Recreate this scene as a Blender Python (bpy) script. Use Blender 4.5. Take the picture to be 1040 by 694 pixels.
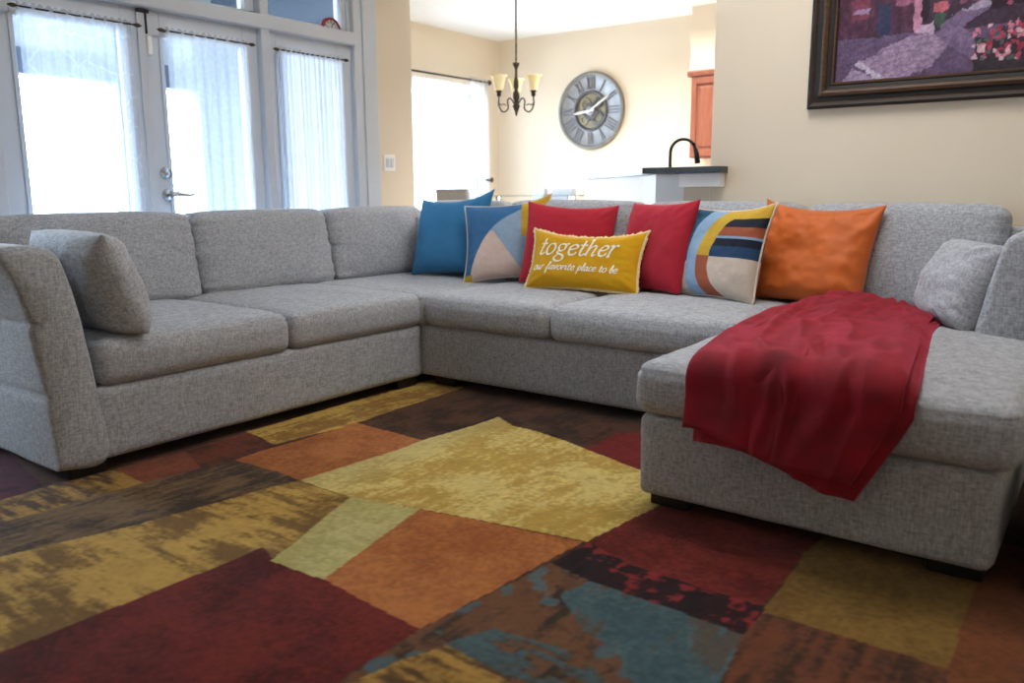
import bpy, bmesh, math, random
import numpy as np
from mathutils import Vector, Matrix, noise as mnoise

for o in list(bpy.data.objects):
    bpy.data.objects.remove(o)
scene = bpy.context.scene
COL = scene.collection
random.seed(7)
PI = math.pi


def lin(r, g, b):
    f = lambda c: c / 12.92 if c <= 0.04045 else ((c + 0.055) / 1.055) ** 2.4
    return (f(r / 255), f(g / 255), f(b / 255), 1.0)


# ------------------------------------------------------------------ camera
cam_d = bpy.data.cameras.new('camera')
cam = bpy.data.objects.new('camera', cam_d)
COL.objects.link(cam)
scene.camera = cam
YAW, PITCH, ROLL = math.radians(36.489), math.radians(10.48), math.radians(-0.2626)
fw = Vector((-math.sin(YAW) * math.cos(PITCH), math.cos(YAW) * math.cos(PITCH), -math.sin(PITCH)))
rt0 = Vector((math.cos(YAW), math.sin(YAW), 0))
up0 = rt0.cross(fw)
rt = math.cos(ROLL) * rt0 + math.sin(ROLL) * up0
up = -math.sin(ROLL) * rt0 + math.cos(ROLL) * up0
M = Matrix(((rt.x, up.x, -fw.x, 0), (rt.y, up.y, -fw.y, 0), (rt.z, up.z, -fw.z, 1.05), (0, 0, 0, 1)))
cam.matrix_world = M
cam_d.sensor_fit = 'HORIZONTAL'
cam_d.sensor_width = 36.0
cam_d.lens = 832.4 / 1040 * 36.0
cam_d.clip_start = 0.02
cam_d.dof.use_dof = True
cam_d.dof.focus_distance = 3.5
cam_d.dof.aperture_fstop = 2.2

# ------------------------------------------------------------------ world, daylight
world = bpy.data.worlds.new('sky')
scene.world = world
world.use_nodes = True
wn = world.node_tree
wn.nodes['Background'].inputs[0].default_value = (0.66, 0.83, 1.0, 1)
wn.nodes['Background'].inputs[1].default_value = 19.0


def area(name, loc, rot, sx, sy, power, color=(1, 1, 1), portal=False, spread=PI):
    l = bpy.data.lights.new(name, 'AREA')
    l.shape = 'RECTANGLE'
    l.size, l.size_y = sx, sy
    l.energy = power
    l.color = color
    l.spread = spread
    if portal:
        l.cycles.is_portal = True
    o = bpy.data.objects.new(name, l)
    o.location = loc
    o.rotation_euler = rot
    COL.objects.link(o)
    return o


# openings of the room that let the sky in
area('daylight_french_doors', (-4.47, 2.88, 1.30), (0, -PI / 2, 0), 2.7, 2.6, 1, portal=True)
area('daylight_nook_window', (-6.22, 6.98, 1.30), (0, -PI / 2, 0), 1.9, 1.4, 1, portal=True)
# unseen fill lamps added to brighten the nook and the living room
area('nook_fill_lamp', (-3.0, 6.5, 2.70), (0, 0, 0), 2.2, 1.6, 105, (1.0, 0.97, 0.93), spread=2.1)
area('living_room_fill_lamp', (-1.3, 3.05, 3.30), (0, 0, 0), 1.4, 1.2, 40, (1.0, 0.98, 0.95))

vs = scene.view_settings
vs.view_transform = 'Standard'
vs.look = 'None'
vs.gamma = 1.0
vs.exposure = 0.32
vs.use_curve_mapping = False
scene.cycles.use_denoising = True
scene.cycles.max_bounces = 10
scene.cycles.diffuse_bounces = 5
scene.cycles.transparent_max_bounces = 16
scene.cycles.sample_clamp_indirect = 8

# ------------------------------------------------------------------ materials


def newmat(name):
    m = bpy.data.materials.new(name)
    m.use_nodes = True
    return m, m.node_tree, m.node_tree.nodes['Principled BSDF']


def plain(name, rgb, rough=0.6, metal=0.0, noise_amt=0.06, scale=8.0, sheen=0.0, bump=0.0, bscale=200.0):
    m, nt, b = newmat(name)
    c = lin(*rgb)
    tc = nt.nodes.new('ShaderNodeTexCoord')
    n = nt.nodes.new('ShaderNodeTexNoise')
    n.inputs['Scale'].default_value = scale
    n.inputs['Detail'].default_value = 3
    nt.links.new(tc.outputs['Object'], n.inputs['Vector'])
    r = nt.nodes.new('ShaderNodeValToRGB')
    r.color_ramp.elements[0].position = 0.3
    r.color_ramp.elements[1].position = 0.7
    r.color_ramp.elements[0].color = tuple(v * (1 - noise_amt) for v in c[:3]) + (1,)
    r.color_ramp.elements[1].color = tuple(min(1, v * (1 + noise_amt)) for v in c[:3]) + (1,)
    nt.links.new(n.outputs['Fac'], r.inputs[0])
    nt.links.new(r.outputs[0], b.inputs['Base Color'])
    b.inputs['Roughness'].default_value = rough
    b.inputs['Metallic'].default_value = metal
    if sheen:
        b.inputs['Sheen Weight'].default_value = sheen
        b.inputs['Sheen Roughness'].default_value = 0.4
    if bump:
        n2 = nt.nodes.new('ShaderNodeTexNoise')
        n2.inputs['Scale'].default_value = bscale
        n2.inputs['Detail'].default_value = 2
        nt.links.new(tc.outputs['Object'], n2.inputs['Vector'])
        bp = nt.nodes.new('ShaderNodeBump')
        bp.inputs['Strength'].default_value = bump
        bp.inputs['Distance'].default_value = 0.004
        nt.links.new(n2.outputs['Fac'], bp.inputs['Height'])
        nt.links.new(bp.outputs[0], b.inputs['Normal'])
    return m


def heather(name, dark, light, scale=150.0):
    """woven heathered upholstery: crossed threads of two greys"""
    m, nt, b = newmat(name)
    tc = nt.nodes.new('ShaderNodeTexCoord')
    facs = []
    for sc in ((1.0, 1.0, 0.10), (0.12, 0.12, 1.0), (0.35, 0.35, 0.35)):
        mp = nt.nodes.new('ShaderNodeMapping')
        mp.inputs['Scale'].default_value = sc
        nt.links.new(tc.outputs['Object'], mp.inputs['Vector'])
        n = nt.nodes.new('ShaderNodeTexNoise')
        n.inputs['Scale'].default_value = scale
        n.inputs['Detail'].default_value = 3
        n.inputs['Roughness'].default_value = 0.65
        nt.links.new(mp.outputs[0], n.inputs['Vector'])
        facs.append(n.outputs['Fac'])
    a1 = nt.nodes.new('ShaderNodeMath')
    a1.operation = 'ADD'
    nt.links.new(facs[0], a1.inputs[0])
    nt.links.new(facs[1], a1.inputs[1])
    a2 = nt.nodes.new('ShaderNodeMath')
    a2.operation = 'ADD'
    nt.links.new(a1.outputs[0], a2.inputs[0])
    nt.links.new(facs[2], a2.inputs[1])
    dv = nt.nodes.new('ShaderNodeMath')
    dv.operation = 'MULTIPLY'
    dv.inputs[1].default_value = 1 / 3
    nt.links.new(a2.outputs[0], dv.inputs[0])
    r = nt.nodes.new('ShaderNodeValToRGB')
    r.color_ramp.elements[0].position = 0.40
    r.color_ramp.elements[1].position = 0.60
    r.color_ramp.elements[0].color = lin(*dark)
    r.color_ramp.elements[1].color = lin(*light)
    nt.links.new(dv.outputs[0], r.inputs[0])
    nt.links.new(r.outputs[0], b.inputs['Base Color'])
    b.inputs['Roughness'].default_value = 0.9
    b.inputs['Sheen Weight'].default_value = 0.15
    bp = nt.nodes.new('ShaderNodeBump')
    bp.inputs['Strength'].default_value = 0.35
    bp.inputs['Distance'].default_value = 0.002
    nt.links.new(dv.outputs[0], bp.inputs['Height'])
    nt.links.new(bp.outputs[0], b.inputs['Normal'])
    return m


def vcol(name, rough=0.85, sheen=0.0, bump=0.25, bscale=260.0, spec=0.3):
    m, nt, b = newmat(name)
    a = nt.nodes.new('ShaderNodeVertexColor')
    a.layer_name = 'dye'
    nt.links.new(a.outputs[0], b.inputs['Base Color'])
    b.inputs['Roughness'].default_value = rough
    b.inputs['Sheen Weight'].default_value = sheen
    b.inputs['Specular IOR Level'].default_value = spec
    if bump:
        tc = nt.nodes.new('ShaderNodeTexCoord')
        n = nt.nodes.new('ShaderNodeTexNoise')
        n.inputs['Scale'].default_value = bscale
        n.inputs['Detail'].default_value = 3
        nt.links.new(tc.outputs['Object'], n.inputs['Vector'])
        bp = nt.nodes.new('ShaderNodeBump')
        bp.inputs['Strength'].default_value = bump
        bp.inputs['Distance'].default_value = 0.004
        nt.links.new(n.outputs['Fac'], bp.inputs['Height'])
        nt.links.new(bp.outputs[0], b.inputs['Normal'])
    return m


def clear_glass(name, tint=(1, 1, 1)):
    m, nt, b = newmat(name)
    nt.nodes.remove(b)
    out = nt.nodes['Material Output']
    t = nt.nodes.new('ShaderNodeBsdfTransparent')
    t.inputs[0].default_value = tint + (1,)
    g = nt.nodes.new('ShaderNodeBsdfGlossy')
    g.inputs['Roughness'].default_value = 0.02
    fr = nt.nodes.new('ShaderNodeFresnel')
    fr.inputs[0].default_value = 1.3
    mx = nt.nodes.new('ShaderNodeMixShader')
    nt.links.new(fr.outputs[0], mx.inputs[0])
    nt.links.new(t.outputs[0], mx.inputs[1])
    nt.links.new(g.outputs[0], mx.inputs[2])
    nt.links.new(mx.outputs[0], out.inputs[0])
    return m


def sheer(name, rgb, see=0.5, lattice=False):
    m, nt, b = newmat(name)
    nt.nodes.remove(b)
    out = nt.nodes['Material Output']
    c = lin(*rgb)
    t = nt.nodes.new('ShaderNodeBsdfTransparent')
    d = nt.nodes.new('ShaderNodeBsdfDiffuse')
    d.inputs[0].default_value = c
    tr = nt.nodes.new('ShaderNodeBsdfTranslucent')
    tr.inputs[0].default_value = c
    m1 = nt.nodes.new('ShaderNodeMixShader')
    m1.inputs[0].default_value = 0.55
    nt.links.new(d.outputs[0], m1.inputs[1])
    nt.links.new(tr.outputs[0], m1.inputs[2])
    m2 = nt.nodes.new('ShaderNodeMixShader')
    tc = nt.nodes.new('ShaderNodeTexCoord')
    w = nt.nodes.new('ShaderNodeTexNoise')
    w.inputs['Scale'].default_value = 40
    nt.links.new(tc.outputs['Object'], w.inputs['Vector'])
    r = nt.nodes.new('ShaderNodeMapRange')
    r.inputs['To Min'].default_value = 1 - see - 0.06
    r.inputs['To Max'].default_value = 1 - see + 0.06
    nt.links.new(w.outputs['Fac'], r.inputs['Value'])
    fac = r.outputs[0]
    if lattice:  # woven trailing-leaf lattice in the sheer cloth
        vo = nt.nodes.new('ShaderNodeTexVoronoi')
        vo.feature = 'DISTANCE_TO_EDGE'
        vo.inputs['Scale'].default_value = 7.0
        nt.links.new(tc.outputs['Object'], vo.inputs['Vector'])
        cmp_ = nt.nodes.new('ShaderNodeMath')
        cmp_.operation = 'LESS_THAN'
        cmp_.inputs[1].default_value = 0.035
        nt.links.new(vo.outputs['Distance'], cmp_.inputs[0])
        sc = nt.nodes.new('ShaderNodeMath')
        sc.operation = 'MULTIPLY'
        sc.inputs[1].default_value = 0.06
        nt.links.new(cmp_.outputs[0], sc.inputs[0])
        ad = nt.nodes.new('ShaderNodeMath')
        ad.use_clamp = True
        nt.links.new(fac, ad.inputs[0])
        nt.links.new(sc.outputs[0], ad.inputs[1])
        fac = ad.outputs[0]
    nt.links.new(fac, m2.inputs[0])
    nt.links.new(t.outputs[0], m2.inputs[1])
    nt.links.new(m1.outputs[0], m2.inputs[2])
    nt.links.new(m2.outputs[0], out.inputs[0])
    return m


def wood(name, dark, light, rough=0.4, axis=0, scale=3.0, stretch=14.0):
    m, nt, b = newmat(name)
    tc = nt.nodes.new('ShaderNodeTexCoord')
    mp = nt.nodes.new('ShaderNodeMapping')
    s = [stretch] * 3
    s[axis] = 1.0
    mp.inputs['Scale'].default_value = s
    nt.links.new(tc.outputs['Object'], mp.inputs['Vector'])
    n = nt.nodes.new('ShaderNodeTexNoise')
    n.inputs['Scale'].default_value = scale
    n.inputs['Detail'].default_value = 6
    n.inputs['Distortion'].default_value = 0.6
    nt.links.new(mp.outputs[0], n.inputs['Vector'])
    r = nt.nodes.new('ShaderNodeValToRGB')
    r.color_ramp.elements[0].position = 0.3
    r.color_ramp.elements[1].position = 0.72
    r.color_ramp.elements[0].color = lin(*dark)
    r.color_ramp.elements[1].color = lin(*light)
    nt.links.new(n.outputs['Fac'], r.inputs[0])
    nt.links.new(r.outputs[0], b.inputs['Base Color'])
    b.inputs['Roughness'].default_value = rough
    return m


MAT = dict(
    wall=plain('beige_wall_paint', (230, 215, 192), 0.8, noise_amt=0.012, scale=1.5, bump=0.05, bscale=120),
    ceiling=plain('white_ceiling_paint', (240, 240, 240), 0.85, noise_amt=0.01),
    trim=plain('white_trim_paint', (206, 211, 218), 0.45, noise_amt=0.012),
    white=plain('bright_white_paint', (250, 250, 249), 0.5, noise_amt=0.01),
    floor=wood('dark_floor_wood', (38, 24, 18), (70, 44, 30), 0.35, 0, 3.0),
    sofa=heather('grey_heather_upholstery', (136, 139, 145), (194, 197, 203), 240),
    foot=plain('black_plastic', (14, 13, 13), 0.5),
    rug=vcol('rug_pile', 0.95, 0.1, 0.5, 220, 0.1),
    dyed=vcol('printed_cotton', 0.9, 0.1, 0.2, 300, 0.2),
    canvas=vcol('printed_canvas', 0.45, 0, 0.0, 10, 0.4),
    thread=plain('cream_embroidery', (250, 240, 215), 0.8),
    fringe=plain('cream_fringe', (238, 214, 160), 0.9, bump=0.4, bscale=150),
    piping=plain('cream_piping', (226, 212, 196), 0.9),
    fleece=plain('crimson_fleece', (136, 5, 26), 0.85, noise_amt=0.3, scale=9, sheen=0.6, bump=0.25, bscale=90),
    blue=plain('blue_cotton', (52, 122, 168), 0.9, noise_amt=0.05, sheen=0.1, bump=0.25, bscale=260),
    red=plain('crimson_linen', (176, 26, 48), 0.9, noise_amt=0.06, sheen=0.1, bump=0.25, bscale=260),
    orange=plain('burnt_orange_velvet', (206, 100, 26), 0.6, noise_amt=0.10, scale=10, sheen=0.25, bump=0.15, bscale=120),
    glass=clear_glass('window_glass'),
    tglass=clear_glass('table_glass', (0.86, 0.95, 0.94)),
    sheer_a=sheer('leaf_lattice_sheer', (214, 222, 236), 0.52, True),
    sheer_b=sheer('plain_sheer', (222, 229, 242), 0.52),
    sheer_c=sheer('pleated_sheer', (232, 236, 246), 0.22),
    sheer_d=sheer('nook_sheer', (246, 246, 250), 0.45),
    bronze=plain('dark_bronze_metal', (70, 60, 50), 0.45, 0.7, 0.15, 30),
    black=plain('blackened_metal', (44, 42, 42), 0.4, 0.6),
    chrome=plain('satin_nickel', (190, 190, 192), 0.25, 1.0, 0.03),
    counter=plain('dark_stone', (62, 72, 78), 0.35, noise_amt=0.2, scale=40),
    cherry=wood('cherry_wood', (118, 66, 48), (146, 88, 68), 0.4, 2, 4.0),
    shade=None,
    frame_dark=wood('walnut_frame', (26, 15, 10), (46, 28, 18), 0.55, 0, 4.0),
    frame_gold=wood('antique_gold_frame', (54, 34, 18), (88, 58, 30), 0.5, 0, 6.0),
    frame_black=plain('ebony_frame', (24, 20, 22), 0.6),
    clock_face=plain('silver_clock_face', (160, 162, 168), 0.5, 0.2, 0.06, 20),
    clock_rim=plain('pewter_rim', (128, 126, 120), 0.45, 0.4, 0.12, 20),
    clock_dark=plain('dark_pewter', (92, 92, 96), 0.5, 0.3, 0.12, 20),
    clock_num=plain('grey_numeral', (104, 105, 109), 0.5),
    clock_gear=plain('antique_brass', (140, 132, 108), 0.4, 0.5, 0.15, 20),
    hand=plain('white_hand', (240, 238, 228), 0.5),
    seat_fab=plain('grey_chair_fabric', (150, 152, 156), 0.9, noise_amt=0.05, scale=40),
    porch=plain('porch_paint', (98, 116, 134), 0.7),
    porch_beam=plain('porch_beam_paint', (96, 110, 130), 0.7),
    porch_board=plain('porch_board_paint', (206, 214, 222), 0.7),
    bounce_floor=plain('pale_bounce_floor', (222, 214, 202), 0.5, noise_amt=0.05, scale=3),
    siding=plain('porch_shade_slate', (62, 76, 92), 0.7),  # dark slate carries the shade of the porch soffit
    patio=plain('patio_concrete', (196, 196, 192), 0.9),
    stucco=plain('stucco', (214, 208, 196), 0.9),
    red_rim=plain('red_rim', (150, 46, 46), 0.5),
    ink=plain('dark_ink', (40, 44, 50), 0.6),
)
MAT['fleece'].node_tree.nodes['Principled BSDF'].inputs['Sheen Tint'].default_value = (1.0, 0.10, 0.20, 1)
m, nt, b = newmat('cream_alabaster_glass')
b.inputs['Base Color'].default_value = lin(246, 236, 200)
b.inputs['Roughness'].default_value = 0.4
b.inputs['Transmission Weight'].default_value = 0.0
b.inputs['Subsurface Weight'].default_value = 0.6
b.inputs['Subsurface Radius'].default_value = (0.05, 0.05, 0.04)
MAT['shade'] = m

# ------------------------------------------------------------------ mesh helpers


def to_obj(name, V, F, mat, parent=None, smooth=True, base=None, local=False, colors=None, mats=None, fmat=None):
    """one mesh object; V in world coordinates (moved to its parent / its own base), or local to the parent"""
    V = np.asarray(V, float)
    if not local:
        if parent is not None:
            q = parent
            while q is not None:
                V = V - np.array(q.location)
                q = q.parent
        else:
            if base is None:
                base = ((V[:, 0].min() + V[:, 0].max()) / 2, (V[:, 1].min() + V[:, 1].max()) / 2, V[:, 2].min())
            V = V - np.array(base)
    me = bpy.data.meshes.new(name)
    me.from_pydata([tuple(v) for v in V], [], [tuple(int(i) for i in f) for f in F])
    for mm in (mats or [mat]):
        me.materials.append(mm)
    if fmat is not None:
        me.polygons.foreach_set('material_index', np.asarray(fmat, np.int32))
    me.polygons.foreach_set('use_smooth', [bool(smooth)] * len(me.polygons))
    if colors is not None:
        a = me.color_attributes.new('dye', 'FLOAT_COLOR', 'POINT')
        c = np.ones((len(V), 4), np.float32)
        c[:, :3] = colors
        a.data.foreach_set('color', c.ravel())
    me.update()
    o = bpy.data.objects.new(name, me)
    COL.objects.link(o)
    if parent is not None:
        o.parent = parent
    elif not local:
        o.location = base
    return o


def thing(name, label, cat, loc=(0, 0, 0), rotz=0.0, group=None):
    o = bpy.data.objects.new(name, None)
    o.empty_display_size = 0.1
    o.location = loc
    o.rotation_euler = (0, 0, rotz)
    COL.objects.link(o)
    return tag(o, label, cat, group)


def tag(o, label, cat, group=None):
    o['label'] = label
    o['category'] = cat
    if group:
        o['group'] = group
    return o


def struct(o, label=None, cat=None):
    o['kind'] = 'structure'
    if label:
        o['label'] = label
    if cat:
        o['category'] = cat
    return o


def join(*parts):
    Vs, Fs, n = [], [], 0
    for V, F in parts:
        V = np.asarray(V, float)
        Vs.append(V)
        Fs += [tuple(int(i) + n for i in f) for f in F]
        n += len(V)
    return np.concatenate(Vs), Fs


def box(x0, x1, y0, y1, z0, z1, bev=0.0):
    if bev <= 0:
        V = [(x, y, z) for z in (z0, z1) for y in (y0, y1) for x in (x0, x1)]
        F = [(0, 2, 3, 1), (4, 5, 7, 6), (0, 1, 5, 4), (2, 6, 7, 3), (0, 4, 6, 2), (1, 3, 7, 5)]
        return np.array(V, float), F
    bm = bmesh.new()
    bmesh.ops.create_cube(bm, size=1.0)
    for v in bm.verts:
        v.co = Vector((x0 + (v.co.x + .5) * (x1 - x0), y0 + (v.co.y + .5) * (y1 - y0), z0 + (v.co.z + .5) * (z1 - z0)))
    bmesh.ops.bevel(bm, geom=bm.edges[:], offset=bev, segments=2, affect='EDGES', profile=0.5)
    bm.verts.index_update()
    V = np.array([v.co[:] for v in bm.verts])
    F = [[v.index for v in f.verts] for f in bm.faces]
    bm.free()
    return V, F


def rbox(size, r, n=(28, 28, 10), mapping=None):
    """closed box with rounded edges on a fine lattice, centred on the origin; mapping(p) deforms it"""
    nx, ny, nz = n
    idx, V, F = {}, [], []

    def tt(i, k):
        s = 2 * i / k - 1
        return 0.5 * s + 0.5 * math.sin(s * PI / 2)

    h = [s / 2 for s in size]
    r = min(r, *[x * 0.98 for x in h])

    def vid(i, j, k):
        key = (i, j, k)
        if key not in idx:
            p = [tt(i, nx) * h[0], tt(j, ny) * h[1], tt(k, nz) * h[2]]
            q = [max(-(h[a] - r), min(h[a] - r, p[a])) for a in range(3)]
            d = [p[a] - q[a] for a in range(3)]
            L = math.sqrt(sum(x * x for x in d)) or 1
            idx[key] = len(V)
            V.append([q[a] + d[a] / L * r for a in range(3)])
        return idx[key]

    for i in range(nx):
        for j in range(ny):
            F.append((vid(i, j, 0), vid(i, j + 1, 0), vid(i + 1, j + 1, 0), vid(i + 1, j, 0)))
            F.append((vid(i, j, nz), vid(i + 1, j, nz), vid(i + 1, j + 1, nz), vid(i, j + 1, nz)))
    for i in range(nx):
        for k in range(nz):
            F.append((vid(i, 0, k), vid(i + 1, 0, k), vid(i + 1, 0, k + 1), vid(i, 0, k + 1)))
            F.append((vid(i, ny, k), vid(i, ny, k + 1), vid(i + 1, ny, k + 1), vid(i + 1, ny, k)))
    for j in range(ny):
        for k in range(nz):
            F.append((vid(0, j, k), vid(0, j, k + 1), vid(0, j + 1, k + 1), vid(0, j + 1, k)))
            F.append((vid(nx, j, k), vid(nx, j + 1, k), vid(nx, j + 1, k + 1), vid(nx, j, k + 1)))
    V = np.array(V)
    if mapping:
        V = np.array([mapping(p) for p in V])
    return V, F


def tube(pts, rad, n=10, caps=True):
    pts = [Vector(p) for p in pts]
    rads = rad if hasattr(rad, '__len__') else [rad] * len(pts)
    V, F = [], []
    prev = None
    for i, p in enumerate(pts):
        t = (pts[min(i + 1, len(pts) - 1)] - pts[max(i - 1, 0)]).normalized()
        if prev is None:
            a = Vector((0, 0, 1)) if abs(t.z) < 0.9 else Vector((1, 0, 0))
            u = t.cross(a).normalized()
        else:
            u = (prev - t * prev.dot(t)).normalized()
        prev = u
        w = t.cross(u)
        for k in range(n):
            a = 2 * PI * k / n
            V.append((p + rads[i] * (math.cos(a) * u + math.sin(a) * w))[:])
    for i in range(len(pts) - 1):
        for k in range(n):
            k2 = (k + 1) % n
            F.append((i * n + k, i * n + k2, (i + 1) * n + k2, (i + 1) * n + k))
    if caps:
        F.append(tuple(reversed(range(n))))
        F.append(tuple((len(pts) - 1) * n + k for k in range(n)))
    return np.array(V), F


def lathe(prof, n=24, c=(0, 0, 0)):
    """profile [(radius, height)] turned about the vertical axis"""
    V, F = [], []
    for r, z in prof:
        for k in range(n):
            a = 2 * PI * k / n
            V.append((c[0] + r * math.cos(a), c[1] + r * math.sin(a), c[2] + z))
    for i in range(len(prof) - 1):
        for k in range(n):
            k2 = (k + 1) % n
            F.append((i * n + k, i * n + k2, (i + 1) * n + k2, (i + 1) * n + k))
    return np.array(V), F


def smooth_path(pts, sub=6, closed=False):
    P = [np.array(p, float) for p in pts]
    out = []
    n = len(P)
    for i in range(n - 1):
        p0, p1, p2, p3 = P[max(i - 1, 0)], P[i], P[i + 1], P[min(i + 2, n - 1)]
        for k in range(sub):
            t = k / sub
            out.append(0.5 * ((2 * p1) + (-p0 + p2) * t + (2 * p0 - 5 * p1 + 4 * p2 - p3) * t * t + (-p0 + 3 * p1 - 3 * p2 + p3) * t ** 3))
    out.append(P[-1])
    return out


# numpy value noise
def vnoise(x, y, seed=0):
    rng = np.random.RandomState(seed)
    G = rng.rand(256, 256)
    xi, yi = np.floor(x).astype(int), np.floor(y).astype(int)
    fx, fy = x - xi, y - yi
    fx, fy = fx * fx * (3 - 2 * fx), fy * fy * (3 - 2 * fy)
    a, b_ = G[xi % 256, yi % 256], G[(xi + 1) % 256, yi % 256]
    c, d = G[xi % 256, (yi + 1) % 256], G[(xi + 1) % 256, (yi + 1) % 256]
    return (a * (1 - fx) + b_ * fx) * (1 - fy) + (c * (1 - fx) + d * fx) * fy


def fbm(x, y, seed=0, oct=4):
    s, a, t = 0, 0.5, 0
    for i in range(oct):
        s = s + a * vnoise(x * 2 ** i, y * 2 ** i, seed + i)
        t += a
        a *= 0.55
    return s / t


def L3(rgb):
    return np.array(lin(*rgb)[:3])


def sstep(a, b_, x):
    t = np.clip((x - a) / (b_ - a), 0, 1)
    return t * t * (3 - 2 * t)


# ------------------------------------------------------------------ THE SETTING
XL = -4.30      # inner face of the french-door wall
YP = 4.40       # inner face of the painting wall
NX, NY = -6.03, 7.91   # breakfast nook corner
HL, HN = 3.4, 2.74     # ceiling heights

struct(to_obj('floor_nook', *box(-6.2, 1.75, 4.46, 8.05, -0.1, 0.0), MAT['bounce_floor'], smooth=False), 'unseen floor of the dining nook and kitchen, made pale to bounce light', 'floor')  # pale colour chosen to bounce light up to the nook ceiling
struct(to_obj('floor', *box(-6.2, 1.75, -1.3, 4.46, -0.1, 0.0), MAT['floor'], smooth=False),
       'dark wood floor beyond the rug', 'floor')
struct(to_obj('ceiling_living_room', *box(-4.45, 1.75, -1.3, 4.52, HL, HL + 0.1), MAT['ceiling'], smooth=False))
struct(to_obj('ceiling', *box(-6.2, 1.75, 4.52, 8.05, HN, HN + 0.1), MAT['ceiling'], smooth=False),
       'white ceiling over the dining nook', 'ceiling')
struct(to_obj('wall_header', *box(-4.45, 1.75, YP, YP + 0.12, HN - 0.02, HL), MAT['wall'], smooth=False))
struct(to_obj('wall_right', *box(1.6, 1.75, -1.3, 8.05, 0, HL), MAT['wall'], smooth=False))
struct(to_obj('wall_front', *box(-4.45, 1.75, -1.3, -1.2, 0, HL), MAT['wall'], smooth=False))
# painting wall and the beige half wall below the bar
struct(to_obj('wall_back', *box(-1.878, 1.6, YP, YP + 0.12, 0, HN - 0.02), MAT['wall'], smooth=False),
       'beige wall behind the sofa with the framed picture', 'wall')
struct(to_obj('baseboard_back', *box(-1.878, 1.6, YP - 0.016, YP, 0, 0.13, 0.004), MAT['trim'], smooth=False))
# french-door wall: solid lengths left and right of the door unit, and above it
struct(to_obj('wall_left', *join(box(XL - 0.15, XL, -1.3, 0.60, 0, HL), box(XL - 0.15, XL, 4.10, 4.593, 0, HL),
                                 box(XL - 0.15, XL, 0.60, 4.10, 2.85, HL)), MAT['wall'], smooth=False),
       'beige wall between the french doors and the dining nook', 'wall')
# nook walls
struct(to_obj('wall_nook_front', *box(NX - 0.15, XL - 0.15, 4.45, 4.593, 0, HN), MAT['wall'], smooth=False))
WY0, WY1, WZ0, WZ1 = 6.30, 7.56, 0.45, 2.165
struct(to_obj('wall_nook_left', *join(box(NX - 0.15, NX, 4.593, WY0, 0, HN), box(NX - 0.15, NX, WY1, NY, 0, HN),
                                      box(NX - 0.15, NX, WY0, WY1, WZ1, HN), box(NX - 0.15, NX, WY0, WY1, 0, WZ0)),
              MAT['wall'], smooth=False), 'beige nook wall with the curtained window', 'wall')
struct(to_obj('wall_nook_back', *box(NX - 0.15, 1.6, NY, NY + 0.14, 0, HN), MAT['wall'], smooth=False),
       'beige nook wall carrying the big round clock', 'wall')
struct(to_obj('wall_soffit', *box(-3.47, -1.0, 7.56, NY, 2.16, HN), MAT['wall'], smooth=False),
       'beige soffit above the cherry cabinet', 'wall')

# nook window
w = thing('window_1', 'bright nook window behind a tied-back sheer curtain', 'window', (NX - 0.08, 6.93, WZ0))
struct(w)
t = 0.05
to_obj('frame', *join(box(NX - .12, NX - .04, WY0, WY0 + t, WZ0, WZ1), box(NX - .12, NX - .04, WY1 - t, WY1, WZ0, WZ1),
                      box(NX - .12, NX - .04, WY0, WY1, WZ1 - t, WZ1), box(NX - .12, NX - .04, WY0, WY1, WZ0, WZ0 + t),
                      box(NX - .11, NX - .05, WY0, WY1, 1.02, 1.06)), MAT['trim'], w, smooth=False)
to_obj('pane', *box(NX - .085, NX - .079, WY0 + t, WY1 - t, WZ0 + t, WZ1 - t), MAT['glass'], w, smooth=False)
to_obj('sill', *box(NX - .04, NX + .04, WY0 - .03, WY1 + .03, WZ0 - .03, WZ0, .006), MAT['trim'], w, smooth=False)

# french doors -------------------------------------------------------
X0, X1 = XL - 0.10, XL + 0.0     # frame depth
# casing, jambs, mullions and the transom rail
struct(to_obj('trim_1', *box(XL, XL + .022, 4.10, 4.23, 0, 2.98, .006), MAT['trim'], smooth=False),
       'white casing at the end of the french doors beside the beige wall', 'trim')
struct(to_obj('trim_2', *join(box(XL - .13, XL + .012, 4.025, 4.10, 0, 2.85, .004), box(XL - .13, XL - .02, 3.995, 4.025, 2.09, 2.85, .004)),
              MAT['trim'], smooth=False))
struct(to_obj('trim_3', *box(XL - .13, XL + .024, 3.268, 3.33, 0, 2.85, .008), MAT['trim'], smooth=False),
       'white mullion post between the door with the lever handle and the fixed side light', 'trim')
struct(to_obj('trim_4', *box(XL - .13, XL + .024, 1.695, 1.765, 0, 2.85, .008), MAT['trim'], smooth=False))
struct(to_obj('trim_5', *box(XL - .13, XL + .040, 0.60, 4.03, 2.01, 2.09, .008), MAT['trim'], smooth=False),
       'white transom rail above the french doors', 'trim')
struct(to_obj('trim_6', *box(XL - .13, XL + .022, 0.60, 4.23, 2.76, 2.98, .008), MAT['trim'], smooth=False))
struct(to_obj('trim_7', *box(XL - .13, XL + .024, 0.60, 0.66, 0, 2.85, .008), MAT['trim'], smooth=False))


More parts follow.
